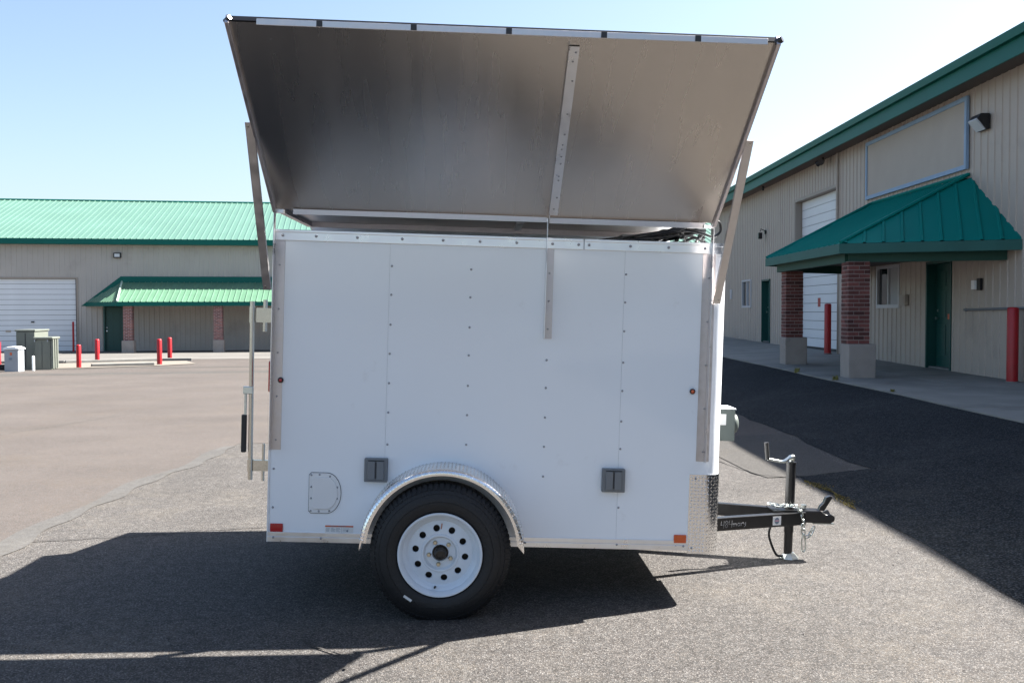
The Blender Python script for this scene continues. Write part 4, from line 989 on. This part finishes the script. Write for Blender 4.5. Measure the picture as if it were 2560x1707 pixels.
glyph = {'4': [[(.1,1),(0,.4),(.6,.45)],[(.55,1),(.5,-.1)]], '8': [[(.50,.85),(.3,1.02),(.08,.85),(.12,.65),(.42,.42),(.5,.15),(.28,-.04),(.05,.12),(.12,.38),(.42,.62),(.50,.85)]],
         '9': [[(.1,1),(.05,.55),(.5,.6)],[(.5,1),(.4,0)]],
         'm': [[(0,.5),(.05,0)],[(.03,.35),(.2,.5),(.28,.35),(.28,0)],[(.28,.35),(.45,.5),(.55,.35),(.58,0)]],
         'a': [[(.45,.4),(.2,.5),(.05,.25),(.2,.0),(.4,.15),(.45,.4),(.5,.02)]], 'r': [[(.05,.48),(.1,0)],[(.1,.3),(.25,.48),(.4,.45)]],
         'y': [[(.05,.5),(.12,.2),(.35,.25)],[(.42,.52),(.38,.0),(.15,-.25)]]}
tx = MB(); xc = 1.628
for c, wd in (('4', .7), ('8', .68), ('4', .75), ('m', .72), ('a', .6), ('r', .45), ('y', .5)):
    for st_ in glyph[c]:
        tx.tube([rp_(xc+px*.038, .020+pz*.038+(xc-1.628)*.03, .0008) for px, pz in st_], .0011, 5)
    xc += wd*.038
tx.build('handwriting', M_chalk, TR, label='hand written 484mary in white on the black rail')

# ------------------------------------------------------------------ weeds, moss, stones
def tuft(x, y, z, h, n, seed, label):
    q = random.Random(seed); mb = MB()
    for k in range(n):
        a = q.random()*2*pi; r = q.random()*h*.5; b = Vector((x+cos(a)*r, y+sin(a)*r, z)); l = q.uniform(-.6, .6); m = q.uniform(-.6, .6)
        hh = h*q.uniform(.4, 1); t = b+Vector((l*hh, m*hh, hh)); sd = Vector((cos(a+1.5), sin(a+1.5), 0))*.006*(1+q.random()); md = b.lerp(t, .55)+Vector((0,0,hh*.12))
        mb.add([b-sd, b+sd, md+sd*.8, t, md-sd*.8], [(0,1,2,4),(4,2,3)])
    for v in range(len(mb.v)): vx, vy, vz = mb.v[v]; mb.v[v] = (vx-x, vy-y, vz-z)
    o = mb.build('weed', M_grass, None); o.location = (x, y, z); tag(o, label, 'weed', 'weeds in the kerb joint'); return o
tuft(5.38, 16.55, .36, .10, 60, 1, 'small green weed tuft at foot of the near brick pillar plinth')
tuft(5.36, 18.7, .36, .11, 60, 2, 'weed tuft in sidewalk joint midway between the two brick pillars')
tuft(5.4, 14.1, .36, .06, 40, 4, 'tiny weed tuft on sidewalk edge to the right of the near pillar')
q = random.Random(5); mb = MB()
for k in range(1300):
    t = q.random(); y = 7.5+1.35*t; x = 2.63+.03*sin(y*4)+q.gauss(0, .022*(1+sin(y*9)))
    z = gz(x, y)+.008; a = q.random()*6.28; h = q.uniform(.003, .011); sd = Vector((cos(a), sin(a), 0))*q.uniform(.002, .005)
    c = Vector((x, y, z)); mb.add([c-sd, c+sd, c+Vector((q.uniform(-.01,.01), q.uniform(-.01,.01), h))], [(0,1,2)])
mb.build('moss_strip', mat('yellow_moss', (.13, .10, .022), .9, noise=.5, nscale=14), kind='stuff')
mb = MB()
for k in range(2300):
    if k > 1000:
        y = q.uniform(5.5, 12); x = edgeX(y)+q.gauss(0, .10)
    elif q.random() < .75: y = q.uniform(4.3, 7.6); x = 2.75+q.gauss(0, .28)+.05*(7-y)
    else: y = q.uniform(3.6, 9); x = q.uniform(-3.5, 3.4)
    r = .6* q.uniform(.003, .009)*(1.5 if q.random() < .06 else 1); c = Vector((x, y, gz(x, y)+r*.5)); a = q.random()*6
    vs = [c+Vector((r*cos(a+i*pi/2.5)*q.uniform(.7,1.2), r*sin(a+i*pi/2.5)*q.uniform(.7,1.2), -r*.4)) for i in range(5)]+[c+Vector((0,0,r*.6))]
    mb.add(vs, [(i, (i+1)%5, 5) for i in range(5)])
mb.build('loose_gravel', M_stone, kind='stuff')

for o in bpy.data.objects:
    if 'wc_off' in o: del o['wc_off']
